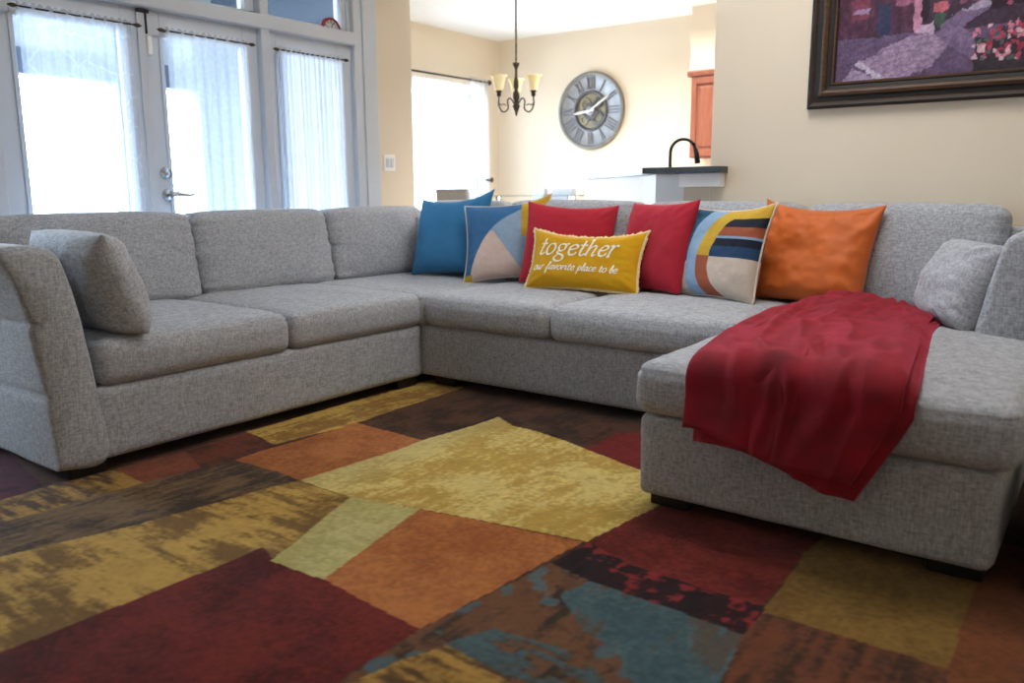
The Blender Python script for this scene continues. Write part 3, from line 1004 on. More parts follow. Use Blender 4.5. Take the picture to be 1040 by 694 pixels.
def pillow(name, label, loc, yaw, lean, roll, W, H, T, mat, seed, n=64, color=None, rim=None, rimname='piping', fringe=False, group=None, **kw):
    u, v = np.meshgrid(np.linspace(0, 1, n + 1), np.linspace(0, 1, n + 1), indexing='ij')
    # denser near the rim
    u = .5 - .5 * np.cos(u * PI) * .6 - .5 * (1 - 2 * u) * .4
    v = .5 - .5 * np.cos(v * PI) * .6 - .5 * (1 - 2 * v) * .4
    fx, fy, fz = pillow_surface(u, v, -1, W, H, T, seed, **kw)
    bx, by, bz = pillow_surface(u, v, 1, W, H, T, seed, **kw)
    m_ = (n + 1) ** 2
    V = np.concatenate([np.stack([fx, fy, fz], -1).reshape(-1, 3), np.stack([bx, by, bz], -1).reshape(-1, 3)])
    I = np.arange(m_).reshape(n + 1, n + 1)
    B = I + m_
    border = np.zeros((n + 1, n + 1), bool)
    border[0, :] = border[-1, :] = border[:, 0] = border[:, -1] = True
    B = np.where(border, I, B)
    F = np.concatenate([np.stack([I[:-1, :-1], I[1:, :-1], I[1:, 1:], I[:-1, 1:]], -1).reshape(-1, 4),
                        np.stack([B[:-1, :-1], B[:-1, 1:], B[1:, 1:], B[1:, :-1]], -1).reshape(-1, 4)])
    cols = None
    if color is not None:
        c = color(u, v)
        cols = np.concatenate([c.reshape(-1, 3)] * 2)
    used = np.zeros(2 * m_, bool)
    used[F.ravel()] = True
    re = np.cumsum(used) - 1
    V, F = V[used], re[F]
    if cols is not None:
        cols = cols[used]
    R_ = rot3(yaw, lean, roll)
    o = to_obj(name, V, F, MAT[mat], local=True, colors=cols)
    Mx = Matrix.Identity(4)
    for i in range(3):
        for j in range(3):
            Mx[i][j] = R_[i, j]
    Mx.translation = Vector(loc)
    o.matrix_world = Mx
    tag(o, label, 'pillow', group)
    if rim:
        k = 260 if fringe else 120
        ts = np.linspace(0, 4, k, endpoint=False)
        pu = np.where(ts < 1, ts, np.where(ts < 2, 1, np.where(ts < 3, 3 - ts, 0)))
        pv = np.where(ts < 1, 0, np.where(ts < 2, ts - 1, np.where(ts < 3, 1, 4 - ts)))
        X, Y, Z = pillow_surface(pu, pv, -1, W, H, T, seed, **kw)
        if not fringe:
            pts = [(X[i], Y[i], Z[i]) for i in range(k)]
            pts += [pts[0]]
            to_obj(rimname, *tube(pts, .006, 8, False), MAT[rim], o, local=True)
        else:
            V2, F2 = [], []
            rg = np.random.RandomState(4)
            for i in range(k):
                ox, oz = (2 * pu[i] - 1), (2 * pv[i] - 1)
                w_ = .007 + .003 * math.sin(i * 2.6) + .008 * rg.rand()
                dx = w_ * ox * (abs(ox) > .96)
                dz = w_ * oz * (abs(oz) > .96)
                ix = -.004 * ox * (abs(ox) > .96)
                iz = -.004 * oz * (abs(oz) > .96)
                V2 += [(X[i] + ix, Y[i] - .007, Z[i] + iz), (X[i] + dx * .6, Y[i] - .005 + .003 * math.sin(i * 2.4), Z[i] + dz * .6),
                       (X[i] + dx, Y[i] + .003 * math.cos(i * 1.7), Z[i] + dz), (X[i] + dx * .6, Y[i] + .008, Z[i] + dz * .6), (X[i] + ix, Y[i] + .007, Z[i] + iz)]
            for i in range(k):
                j = (i + 1) % k
                for q in range(4):
                    F2.append((i * 5 + q, j * 5 + q, j * 5 + q + 1, i * 5 + q + 1))
            to_obj(rimname, V2, F2, MAT[rim], o, local=True)
    return o


def geo_fan(u, v):
    """blue ground, arcs of pale blue, mustard and rust round a striped half disc"""
    vt = 1 - v
    r = np.hypot(u - 1.0, (vt - .56) * 0.98)
    nz = (fbm(u * 60, v * 60, 5, 2) - .5)[..., None] * .12 + 1
    C = np.broadcast_to(L3((46, 88, 118)), u.shape + (3,)).copy()
    beige, light, must, rustc, navy, black = map(L3, ((206, 190, 174), (142, 172, 200), (206, 166, 58), (160, 88, 62), (42, 70, 104), (36, 40, 54)))
    C[(vt > .62)] = beige
    C[r < .86] = light
    C[(r < .70) & (vt < .56)] = must
    C[(r < .70) & (vt >= .56)] = rustc
    ins = r < .545
    for a, b_, c in ((-.1, .13, must), (.13, .23, black), (.23, .33, rustc), (.33, .36, light), (.36, .44, black), (.44, .565, navy), (.565, 1.1, beige)):
        C[ins & (vt >= a) & (vt < b_)] = c
    return C * nz


def geo_peak(u, v):
    """blue ground, pale blue disc with a blush peak and a mustard edge"""
    vt = 1 - v
    nz = (fbm(u * 60, v * 60, 6, 2) - .5)[..., None] * .12 + 1
    C = np.broadcast_to(L3((62, 112, 158)), u.shape + (3,)).copy()
    light, blush, must = map(L3, ((146, 172, 196), (214, 192, 180), (196, 158, 52)))
    r = np.hypot(u - 1.05, (vt - 1.08) * .95)
    ins = r < .98
    C[ins] = light
    C[ins & ((u - .36) < (vt - .40) * .62) & (vt > .40)] = blush
    C[(r < 1.12) & (u > .70) & (vt < .5)] = must
    C[(u < .10) & (vt > .93)] = must
    return C * nz


def mustard(u, v):
    nz = (fbm(u * 80, v * 40, 8, 3) - .5)[..., None] * .16 + 1
    return np.broadcast_to(L3((214, 160, 24)), u.shape + (3,)) * nz


pillow('throw_pillow', 'plain blue square throw pillow in the corner of the sofa', (-3.39, 3.885, .532), .10, .33, -.05, .52, .50, .16, 'blue', 1.3,
       ears=(.0, .045, .01, .005), concave=.05, droop=.02)
pillow('throw_pillow', 'blue, pale blue and blush patterned pillow between the blue and the crimson pillows', (-2.89, 3.86, .530), .50, .40, -.065, .50, .475, .14, 'dyed', 2.1,
       n=180, color=geo_peak, rim='piping', ears=(0, .05, 0, .02))
pillow('throw_pillow', 'crimson pillow tucked behind the mustard lettered pillow', (-2.455, 3.80, .530), .42, .40, .05, .51, .475, .14, 'red', 3.7,
       ears=(.01, .01, 0, 0), concave=.04, droop=.015)
pillow('throw_pillow', 'crimson pillow beside the pillow with the striped half disc', (-1.98, 3.865, .524), -.38, .26, -.02, .49, .47, .15, 'red', 4.4,
       ears=(.005, .02, 0, 0), concave=.04)
pillow('throw_pillow', 'patterned pillow of blue, mustard and rust arcs with a striped half disc', (-1.575, 3.785, .521), -.30, .27, -.01, .475, .45, .15, 'dyed', 5.6,
       n=200, color=geo_fan, rim='piping', ears=(0, .03, 0, 0))
pillow('throw_pillow', 'burnt orange velvet pillow, the largest, next to the red blanket', (-1.185, 3.90, .520), -.12, .36, .02, .555, .475, .17, 'orange', 6.2,
       ears=(.035, .02, 0, 0), concave=.045, droop=.012, wr=.012)
MW, MH, MT, MS = .62, .315, .12, 7.7
mp_ = pillow('lumbar_pillow', 'mustard yellow lumbar pillow lettered together our favorite place to be', (-2.265, 3.665, .531), .20, .42, .015, MW, MH, MT, 'dyed', MS,
             n=90, color=mustard, rim='fringe', rimname='fringe', fringe=True, ears=(.015, .02, .005, .01), concave=.05, droop=.022)
MKW = dict(ears=(.015, .02, .005, .01), concave=.05, droop=.022)

# embroidered lettering as ribbons laid on the pillow's face
GL = {
    't': ([[(.30, 1.5), (.24, .9), (.16, .25), (.24, .02), (.42, .04), (.56, .2)], [(-.02, .98), (.25, 1.0), (.56, 1.02)]], .55),
    'o': ([[(.42, 1.0), (.18, .86), (.05, .45), (.18, .06), (.40, 0), (.66, .2), (.76, .58), (.66, .92), (.42, 1.0)]], .86),
    'g': ([[(.42, 1.0), (.20, .90), (.12, .60), (.26, .36), (.46, .36), (.66, .52), (.70, .80), (.60, .96), (.42, 1.0)],
           [(.64, .92), (.80, 1.04), (.92, 1.0)],
           [(.28, .38), (.14, .24), (.20, .08), (.46, .02), (.72, -.12), (.74, -.38), (.48, -.56), (.16, -.52), (.0, -.34), (.10, -.12), (.26, .04)]], .90),
    'e': ([[(.10, .46), (.40, .52), (.66, .66), (.68, .88), (.48, 1.0), (.24, .88), (.08, .52), (.14, .14), (.36, 0), (.60, .10), (.74, .28)]], .78),
    'h': ([[(.02, 1.62), (.22, 1.66), (.16, 1.2), (.02, .0)], [(.08, .45), (.26, .82), (.50, 1.0), (.64, .90), (.62, .6), (.54, .18), (.62, .0), (.80, .14)]], .88),
    'r': ([[(.02, .92), (.22, 1.0), (.16, .6), (.06, 0)], [(.12, .45), (.30, .82), (.50, 1.0), (.66, .94)], [(-.06, .0), (.20, .0)]], .66),
    'u': ([[(0, 1), (-.02, .3), (.12, .02), (.36, .15), (.55, 1)], [(.55, 1), (.50, .2), (.62, .02), (.8, .2)]], .75),
    'f': ([[(0, .2), (.3, .9), (.52, 1.6), (.42, 1.9), (.28, 1.6), (.16, .4), (.04, -.6), (.14, -.8), (.26, -.4), (.2, .1), (.6, .25)]], .6),
    'a': ([[(.6, .9), (.35, 1.0), (.08, .6), (.1, .1), (.35, .05), (.58, .5), (.62, 1.0)], [(.62, 1.0), (.56, .2), (.68, 0), (.86, .2)]], .8),
    'v': ([[(0, .8), (.12, 1.0), (.2, .5), (.28, 0), (.5, .4), (.6, 1.0), (.78, .85)]], .75),
    'i': ([[(0, .3), (.16, 1.0), (.12, .2), (.24, 0), (.42, .2)], [(.2, 1.4), (.24, 1.5)]], .4),
    'p': ([[(0, .3), (.2, 1.0), (.1, 0), (0, -.8)], [(.14, .7), (.4, 1.0), (.62, .6), (.45, .1), (.16, .1)]], .7),
    'l': ([[(0, .2), (.3, .9), (.42, 1.6), (.3, 1.8), (.18, 1.3), (.12, .3), (.26, 0), (.46, .2)]], .45),
    'c': ([[(.55, .85), (.36, 1.0), (.08, .6), (.12, .12), (.36, 0), (.62, .25)]], .6),
    'b': ([[(0, .2), (.28, .9), (.4, 1.6), (.28, 1.8), (.16, 1.2), (.1, .3), (.2, 0), (.45, .05), (.56, .5), (.4, .85), (.2, .6)], [(.5, .7), (.7, .7)]], .65),
    ' ': ([], .5),
}
GS = dict(GL)


def lettering(text, u0, u1, vbase, xh, slant, thick, thin, hgap, lift):
    adv = sum(GS[c][1] + hgap for c in text) - hgap
    # x-height in metres -> letter unit; fit to u range
    unit = (u1 - u0) * MW / adv
    V, F = [], []
    pen = 0.0
    nib = np.array([math.cos(math.radians(35)), math.sin(math.radians(35))])
    for c in text:
        strokes, w_ = GS[c]
        for st in strokes:
            P = np.array(smooth_path(st, 5))
            px = (P[:, 0] + pen) * unit + slant * P[:, 1] * xh
            pz = P[:, 1] * xh
            dx, dz = np.gradient(px), np.gradient(pz)
            L_ = np.hypot(dx, dz) + 1e-9
            nx_, nz_ = -dz / L_, dx / L_
            wd = thin + (thick - thin) * np.abs(dx / L_ * nib[1] - dz / L_ * nib[0])
            base = len(V)
            for s in (-1, 1):
                uu = u0 + (px + s * nx_ * wd / 2) / MW
                vv = vbase + (pz + s * nz_ * wd / 2) / MH
                X, Y, Z = pillow_surface(uu, vv, -1, MW, MH, MT, MS, **MKW)
                V += [(X[i], Y[i] - lift, Z[i]) for i in range(len(X))]
            k = len(px)
            for i in range(k - 1):
                F.append((base + i, base + i + 1, base + k + i + 1, base + k + i))
        pen += w_ + hgap
    return np.array(V), F


# faces must look out of the pillow (-y): ribbons are double sided, so order is free
to_obj('lettering', *lettering('together', .080, .80, .540, .066, .20, .0140, .0062, .10, .0025), MAT['thread'], mp_, local=True, smooth=False)
to_obj('script_lettering', *lettering('our favorite place to be', .055, .835, .265, .024, .25, .0066, .0046, .06, .0025), MAT['thread'], mp_, local=True, smooth=False)

# matching grey cushions leaning on the two arms
pillow('arm_pillow', 'grey heather pillow leaning on the sofa arm nearest the french doors', (-3.225, 1.655, .520), PI - .02, .36, .0, .58, .405, .21, 'sofa', 8.8,
       concave=-.01, wr=.012, ears=(.0, .0, .0, .0))
pillow('arm_pillow', 'grey heather pillow leaning on the chaise arm beside the red blanket', (-.540, 3.55, .524), -1.05, .36, .0, .45, .34, .19, 'sofa', 9.4,
       concave=-.02, wr=.012)

# ------------------------------------------------------------------ BLANKET


def blanket():
    zt = .552
    yf = 2.252

    def sheet(s0, s1, ztop, back, lastl, lastr, out, seed, n=70, m_=110, shrink=0.0):
        G = np.zeros((n + 1, m_ + 1, 3))
        for i in range(n + 1):
            s = s0 + (s1 - s0) * i / n
            yb = back + (-.10) * s
            zend = lastl + (lastr - lastl) * s + .012 * math.sin(s * 7 + seed)
            path = [(yb, ztop - .004), (yb - .05, ztop)]
            path += [(y, ztop) for y in np.linspace(yb - .15, yf + .11, 14)]
            for a in np.linspace(0, PI / 2, 7)[1:]:
                path.append((yf + .09 - .09 * math.sin(a) - out, ztop - .09 + .09 * math.cos(a)))
            path += [(yf - out - .006 * k, z) for k, z in enumerate(np.linspace(ztop - .13, zend, 6))]
            P = np.array(path)
            d = np.concatenate([[0], np.cumsum(np.hypot(np.diff(P[:, 0]), np.diff(P[:, 1])))])
            tt = np.linspace(0, d[-1], m_ + 1)
            Y = np.interp(tt, d, P[:, 0])
            Z = np.interp(tt, d, P[:, 1])
            f = np.clip((3.85 - Y) / 1.55, 0, 1)
            drop = np.clip((ztop - .1 - Z) / .25, 0, 1)
            xl = -1.118 + .02 * f + .09 * np.clip((f - .55) / .45, 0, 1) ** 1.5 + .02 * drop
            xr = -.560 + .06 * f + .09 * np.clip((f - .4) / .6, 0, 1) - .125 * drop
            X = xl + (xr - xl) * s
            G[i, :, 0], G[i, :, 1], G[i, :, 2] = X, Y, Z
        # folds and rumples
        S = np.linspace(0, 1, n + 1)[:, None] * np.ones((1, m_ + 1))
        T = np.ones((n + 1, 1)) * np.linspace(0, 1, m_ + 1)[None, :]
        b1 = fbm(S * 2.4 + 3 + seed, T * 3.2 + seed, 81 + int(seed), 2) - .5
        wx = S * 1.6 + T * 3.4 + .5 * fbm(S * 3 + 2, T * 3 + 7, 87 + int(seed), 2)
        wy = S * 6.5 - T * 2.2 + .5 * fbm(S * 3 + 9, T * 3 + 1, 89 + int(seed), 2)
        b2 = np.abs(fbm(wx + seed, wy + seed, 91 + int(seed), 2) - .5)     # long slanting creases
        b3 = np.abs(fbm(S * 5 + T * 9 + seed, T * 7 - S * 4 + 4, 95 + int(seed), 2) - .5)
        amp = .06 * b1 + .020 - .11 * b2 * (1 - .3 * T) - .05 * b3 * np.clip(1.3 - 1.5 * T, 0, 1)
        edge = np.clip(np.minimum(S, 1 - S) * 9, 0, 1)
        amp = amp * (.25 + .75 * edge)
        # normal of the path: up on the seat, outward on the hang
        N = np.zeros_like(G)
        dY, dZ = np.gradient(G[:, :, 1], axis=1), np.gradient(G[:, :, 2], axis=1)
        L_ = np.hypot(dY, dZ) + 1e-9
        N[:, :, 1], N[:, :, 2] = dZ / L_, -dY / L_
        G += N * np.maximum(amp, -.008)[..., None]
        # puffed rounded long edges
        G[:, :, 2] -= (.018 * (1 - np.clip(np.minimum(S, 1 - S) * 14, 0, 1)) ** 2) * (np.abs(N[:, :, 2]))
        V = G.reshape(-1, 3)
        I = np.arange((n + 1) * (m_ + 1)).reshape(n + 1, m_ + 1)
        F = np.stack([I[:-1, :-1], I[1:, :-1], I[1:, 1:], I[:-1, 1:]], -1).reshape(-1, 4)
        # thickness: offset copy along -N, closed rim
        W_ = (G - N * .020).reshape(-1, 3)
        k = len(V)
        F2 = F[:, ::-1] + k
        rim = list(I[0, :]) + list(I[1:, -1]) + list(I[-1, -2::-1]) + list(I[-2:0:-1, 0])
        R_ = [(rim[i], rim[(i + 1) % len(rim)], rim[(i + 1) % len(rim)] + k, rim[i] + k) for i in range(len(rim))]
        return np.concatenate([V, W_]), [tuple(f) for f in F] + [tuple(f) for f in F2] + R_

    A = sheet(0, 1.0, zt + .030, 3.80, .345, .262, .020, 1.0)
    B = sheet(.05, 1.045, zt + .004, 3.81, .325, .232, .000, 5.0)
    o = to_obj('throw_blanket', *join(A, B), MAT['fleece'])
    bm = bmesh.new()
    bm.from_mesh(o.data)
    bmesh.ops.recalc_face_normals(bm, faces=bm.faces)
    bm.to_mesh(o.data)
    bm.free()
    tag(o, 'folded crimson fleece throw blanket draped over the front of the chaise', 'blanket')


blanket()

# ------------------------------------------------------------------ PICTURE


def picture():
    x0, x1, z0, z1 = -1.357, .22, 1.447, 2.62
    root = thing('framed_picture', 'village lane picture in a wide dark ridged frame on the beige wall', 'picture', ((x0 + x1) / 2, YP - .02, z0))
    # ridged moulding: bands (offset from outer edge, proud of the wall)
    prof = [(0, .0), (0, .030), (.012, .040), (.024, .036), (.030, .028), (.052, .030), (.058, .040), (.072, .044), (.084, .036), (.090, .026),
            (.106, .022), (.112, .026), (.120, .026), (.125, .014), (.125, .004)]
    matid = [0, 0, 0, 1, 2, 2, 1, 1, 1, 2, 0, 1, 1, 1]
    V, F, fm = [], [], []
    for off, pr in prof:
        for (sx, sz) in ((x0 + off, z0 + off), (x1 - off, z0 + off), (x1 - off, z1 - off), (x0 + off, z1 - off)):
            V.append((sx, YP - .002 - pr, sz))
    for i in range(len(prof) - 1):
        for k in range(4):
            k2 = (k + 1) % 4
            F.append((i * 4 + k, i * 4 + k2, (i + 1) * 4 + k2, (i + 1) * 4 + k))
            fm.append(matid[i])
    to_obj('frame', V, F, None, root, smooth=False, mats=[MAT['frame_dark'], MAT['frame_gold'], MAT['frame_black']], fmat=fm)
    a0, a1, b0, b1 = x0 + .122, x1 - .122, z0 + .122, z1 - .122
    st = .0045
    nx, nz = int((a1 - a0) / st), int((b1 - b0) / st)
    X, Z = np.meshgrid(np.linspace(a0, a1, nx + 1), np.linspace(b0, b1, nz + 1), indexing='ij')
    p = (X - a0) / .815 * 870 + 170        # picture units measured from the lower corner
    q = 352 - (Z - b0) / .445 * 352
    f1, f2 = fbm(p / 26, q / 26, 101, 4), fbm(p / 60, q / 60, 103, 4)
    f3 = fbm(p / 9, q / 7, 109, 3)
    p = p + 26 * (fbm(p / 22, q / 22, 105, 3) - .5)
    q = q + 22 * (fbm(p / 22, q / 22, 107, 3) - .5)
    C = L3((62, 44, 62)) * (.5 + f1[..., None])

    def put(mask, rgb, k=.5):
        nonlocal C
        c = L3(rgb) * (1 - k * .5 + k * f1[..., None])
        C = np.where(mask[..., None], c, C)

    def poly(pts):
        return inpoly(p, q, pts)
    put(q < 60, (120, 74, 92), 1.2)
    put((q < 190) & (p < 560), (78, 44, 66), 1.2)
    put(q > 195 + 10 * (f2 - .5), (98, 78, 108), .8)
    put(poly([(230, 60), (320, 10), (330, 120), (235, 130)]), (110, 52, 72), 1)
    put(poly([(180, 375), (250, 300), (330, 330), (400, 360), (180, 420)]), (160, 140, 168))
    put(poly([(270, 285), (540, 200), (640, 205), (705, 245), (640, 320), (430, 362)]), (152, 128, 156), .7)
    put(poly([(680, 160), (875, 95), (892, 120), (760, 190), (860, 240), (800, 300), (640, 215)]), (116, 96, 128), .7)
    put(poly([(690, 150), (870, 95), (885, 122), (720, 140)]), (160, 146, 168))
    # paving joints
    for k in range(14):
        line = np.abs((q - 200) - (.36 * (640 - p)) * .55 - k * 26 + 120 + 10 * f2)
        C = np.where(((line < 2.5) & (q > 205) & (p < 720))[..., None], C * .72, C)
        line2 = np.abs((p - 200) - (q - 200) * 1.5 - k * 52 + 12 * f1)
        C = np.where(((line2 < 3) & (q > 205) & (p < 720))[..., None], C * .8, C)
    put(poly([(262, 285), (290, 280), (420, 345), (400, 362)]), (186, 170, 190), .3)
    put((p > 538) & (p < 572) & (q < 195), (178, 122, 146), .8)
    put((p > 450) & (p < 540) & (q < 90), (142, 84, 112), 1.2)
    put(poly([(550, 195), (580, 165), (632, 165), (632, 203)]), (178, 152, 176), .3)
    put((p > 735) & (p < 870) & (q < 105), (132, 84, 104), 1.2)
    put(poly([(366, 78), (428, 74), (432, 192), (372, 198)]), (46, 52, 82), .3)
    put((np.abs(p - 280) < 42) & (np.abs(q - 98) < 9), (148, 124, 156), .3)
    put((np.abs(p - 325) < 4) & (q < 190), (60, 34, 46))
    put((np.abs(p - 590) < 14) & (q < 160), (40, 26, 38))
    put(((p - 672) / 62) ** 2 + ((q - 12) / 20) ** 2 < 1, (186, 186, 206), .3)
    put((np.abs(p - 668) < 3) & (q > 20) & (q < 120), (60, 50, 60))
    put(((p - 655) / 34) ** 2 + ((q - 112) / 22) ** 2 < 1, (178, 92, 104), 1.0)
    put(((p - 658) / 24) ** 2 + ((q - 158) / 24) ** 2 < 1, (62, 84, 70), .8)
    put((p > 870) & (q < 130 + 60 * (f2 - .5)), (40, 22, 34), 1)
    put((q > 215 + 120 * (f2 - .5)) & (p > 820), (50, 44, 52), 1)
    rg = np.random.RandomState(12)
    for k in range(150):
        cx, cy = rg.uniform(810, 1300), rg.uniform(190, 310)
        put(((p - cx) / rg.uniform(7, 14)) ** 2 + ((q - cy) / rg.uniform(6, 11)) ** 2 < 1, [(172, 64, 90), (200, 120, 140), (150, 46, 72), (74, 92, 90), (206, 170, 180)][k % 5], .5)
    for k in range(60):
        cx, cy = rg.uniform(950, 1250), rg.uniform(-20, 140)
        put(((p - cx) / rg.uniform(8, 16)) ** 2 + ((q - cy) / rg.uniform(7, 12)) ** 2 < 1, [(160, 76, 100), (196, 176, 186), (66, 84, 84), (178, 108, 128)][k % 4], .5)
    for k in range(36):
        cx, cy = rg.uniform(240, 330), rg.uniform(-60, 30)
        put(((p - cx) / 9) ** 2 + ((q - cy) / 8) ** 2 < 1, [(168, 58, 78), (132, 48, 64)][k % 2], .5)
    C = C * (.55 + .9 * f3[..., None])
    V = np.stack([X, np.full_like(X, YP - .008), Z], -1).reshape(-1, 3)
    I = np.arange(V.shape[0]).reshape(nx + 1, nz + 1)
    F = np.stack([I[:-1, :-1], I[1:, :-1], I[1:, 1:], I[:-1, 1:]], -1).reshape(-1, 4)
    to_obj('canvas', V, F, MAT['canvas'], root, smooth=False, colors=C.reshape(-1, 3))


picture()

# ------------------------------------------------------------------ CURTAINS AND RODS


def rod(name, label, x, y0, y1, z, r=.0045, fin=.011, rings=0, group=None):
    t_ = thing(name, label, 'curtain rod', (x, (y0 + y1) / 2, z), group=group)
    to_obj('rod', *tube([(x, y0, z), (x, y1, z)], r), MAT['bronze'], t_)
    for s, y in ((-1, y0), (1, y1)):
        pr = [(0.001, -.004), (r * 1.2, 0), (fin * .6, .006), (fin, .018), (fin * .9, .030), (fin * .4, .042), (.001, .048)]
        V, F = lathe(pr, 14)
        V = V[:, [1, 2, 0]] * np.array([1, s, 1])
        to_obj('finial', V + np.array([x, y, z]), F, MAT['bronze'], t_)
    for y in (y0 + .02, y1 - .02):
        to_obj('bracket', *tube([(x, y, z), (x - .05 if x < XL + .1 and x > XL - .1 else NX + .002, y, z)], r * .7, 8), MAT['bronze'], t_)
    return t_


def curtain(name, label, mat, x, y0, y1, ztop, zbot, folds, amp, gather=None, group=None, tie=None, seed=1.0):
    """hanging sheer; gather(y01, z01) -> y01 lets a tie-back pull it"""
    n, m_ = max(60, int(folds * 12)), 50
    V = []
    for i in range(n + 1):
        s = i / n
        for j in range(m_ + 1):
            tz = j / m_
            z = ztop + (zbot - ztop) * tz
            s2 = gather(s, tz) if gather else s
            y = y0 + (y1 - y0) * s2
            a = amp * (.5 + .5 * min(1, tz * 3))
            ph = s * folds * 2 * PI + 1.2 * math.sin(s * 9 + seed) + .25 * math.sin(tz * 4 + s * 7)
            V.append((x + a * math.sin(ph) + .3 * a * math.sin(ph * 2.3 + seed), y + .25 * a * math.cos(ph), z + (.006 * math.sin(s * folds * 4 * PI) if j == 0 else 0)))
    I = np.arange((n + 1) * (m_ + 1)).reshape(n + 1, m_ + 1)
    F = np.stack([I[:-1, :-1], I[1:, :-1], I[1:, 1:], I[:-1, 1:]], -1).reshape(-1, 4)
    o = to_obj(name, V, F, MAT[mat])
    return tag(o, label, 'curtain', group)


XR = XL + .035
rod('curtain_rod', 'dark rod across the french door with the leaf-patterned sheer', XR, 1.890, 2.455, 1.908)
rod('curtain_rod', 'dark rod across the french door with the lever handle', XR, 2.632, 3.165, 1.904)
rod('curtain_rod', 'dark rod across the fixed side light, above the pleated sheer', XR, 3.385, 3.905, 1.902)
curtain('sheer_curtain', 'white sheer woven with a leaf lattice on the french door without handle', 'sheer_a', XR, 1.880, 2.440, 1.925, .12, 8, .010, seed=1)
curtain('sheer_curtain', 'plain white sheer on the french door with the lever handle', 'sheer_b', XR, 2.632, 3.155, 1.92, .12, 7, .010, seed=2.4)
curtain('sheer_curtain', 'closely pleated bluish white sheer on the fixed side light', 'sheer_c', XR, 3.378, 3.895, 1.918, .12, 13, .014, seed=3.1)

rod('curtain_rod', 'long dark rod with knob finial over the nook window', NX + .09, 6.05, 7.60, 2.245, .011, .030)


def tie(s, tz):
    k = math.exp(-((tz - .62) / .10) ** 2)
    open_ = .42 * min(1, tz / .5)
    return 1 - (1 - s) * (1 - .62 * k - .0 * open_)


curtain('sheer_curtain', 'white sheer tied back beside the nook window', 'sheer_d', NX + .09, 7.28, 7.585, 2.275, .35, 5, .028, gather=tie, seed=4.2)
curtain('sheer_curtain', 'thin white sheer drawn over the nook window', 'sheer_d', NX + .07, 6.10, 7.26, 2.20, .35, 10, .015, seed=5.0)
hb = to_obj('curtain_holdback', *join(tube([(NX + .002, 7.62, 1.165), (NX + .11, 7.62, 1.165)], .010), tube(smooth_path([(NX + .11, 7.64, 1.165), (NX + .125, 7.58, 1.16), (NX + .12, 7.50, 1.165)]), .012),
                                      tube([(NX + .11, 7.62, 1.165), (NX + .125, 7.62, 1.165)], [.03, .022], 14)), MAT['bronze'])
tag(hb, 'dark metal holdback gathering the nook sheer curtain', 'curtain holdback')

# ------------------------------------------------------------------ SMALL THINGS ON WALLS
sw = thing('light_switch', 'white double light switch plate on the beige wall by the french doors', 'light switch', (XL, 4.335, 1.19))
to_obj('plate', *box(XL, XL + .007, 4.278, 4.392, 1.188, 1.302, .003), MAT['white'], sw, smooth=False)
for yy in (4.312, 4.358):
    to_obj('rocker', *box(XL + .005, XL + .013, yy - .015, yy + .015, 1.213, 1.277, .002), MAT['trim'], sw, smooth=False)

# small clock in the transom
cc = np.array([XL - .045, 3.868, 2.092])
mc = thing('small_clock', 'small round red-rimmed clock standing in the transom window', 'clock', (cc[0], cc[1], 2.09))


def disc_x(prof, c, n=32):
    V, F = lathe(prof, n)
    return V[:, [2, 0, 1]] + c, F


to_obj('rim', *disc_x([(.062, .02), (.070, .026), (.078, .02), (.080, 0), (.070, -.01), (.001, -.01)], cc), MAT['red_rim'], mc)
to_obj('face', *disc_x([(.001, .012), (.064, .012), (.064, .016), (.062, .018)], cc), MAT['white'], mc)
mk = []
for k in range(12):
    a = k * PI / 6
    p0, p1 = .044, .056
    mk.append(tube([tuple(cc + np.array([.0145, p0 * math.sin(a), p0 * math.cos(a)])), tuple(cc + np.array([.0145, p1 * math.sin(a), p1 * math.cos(a)]))], .003, 6))
to_obj('hour_marks', *join(*mk), MAT['ink'], mc)
to_obj('hands', *join(tube([tuple(cc + np.array([.016, 0, 0])), tuple(cc + np.array([.016, .012, .040]))], .003, 6),
                      tube([tuple(cc + np.array([.018, 0, 0])), tuple(cc + np.array([.018, -.035, .018]))], .003, 6)), MAT['ink'], mc)

# big wall clock -------------------------------------------------------
ck = np.array([-4.762, NY, 1.888])
RC = .412
clock = thing('wall_clock', 'large round silver-grey wall clock with roman numerals and exposed gears', 'clock', (ck[0], NY, ck[2] - RC))


def disc_y(prof, n=64, c=ck):
    V, F = lathe(prof, n)
    return np.stack([V[:, 0], -V[:, 2], V[:, 1]], -1) + c, F


def radial(pts, y):
    return [tuple(ck + np.array([px, -y, pz])) for px, pz in pts]


to_obj('rim', *disc_y([(RC - .045, .020), (RC - .040, .034), (RC - .020, .042), (RC - .006, .036), (RC, .018), (RC, .002)]), MAT['clock_rim'], clock)
to_obj('face', *disc_y([(.205, .018), (RC - .040, .022), (RC - .040, .030)]), MAT['clock_face'], clock)
to_obj('inner_ring', *disc_y([(.182, .012), (.186, .032), (.200, .036), (.212, .030), (.214, .018)]), MAT['clock_dark'], clock)
to_obj('inner_plate', *disc_y([(.001, .006), (.186, .008)]), MAT['clock_gear'], clock)


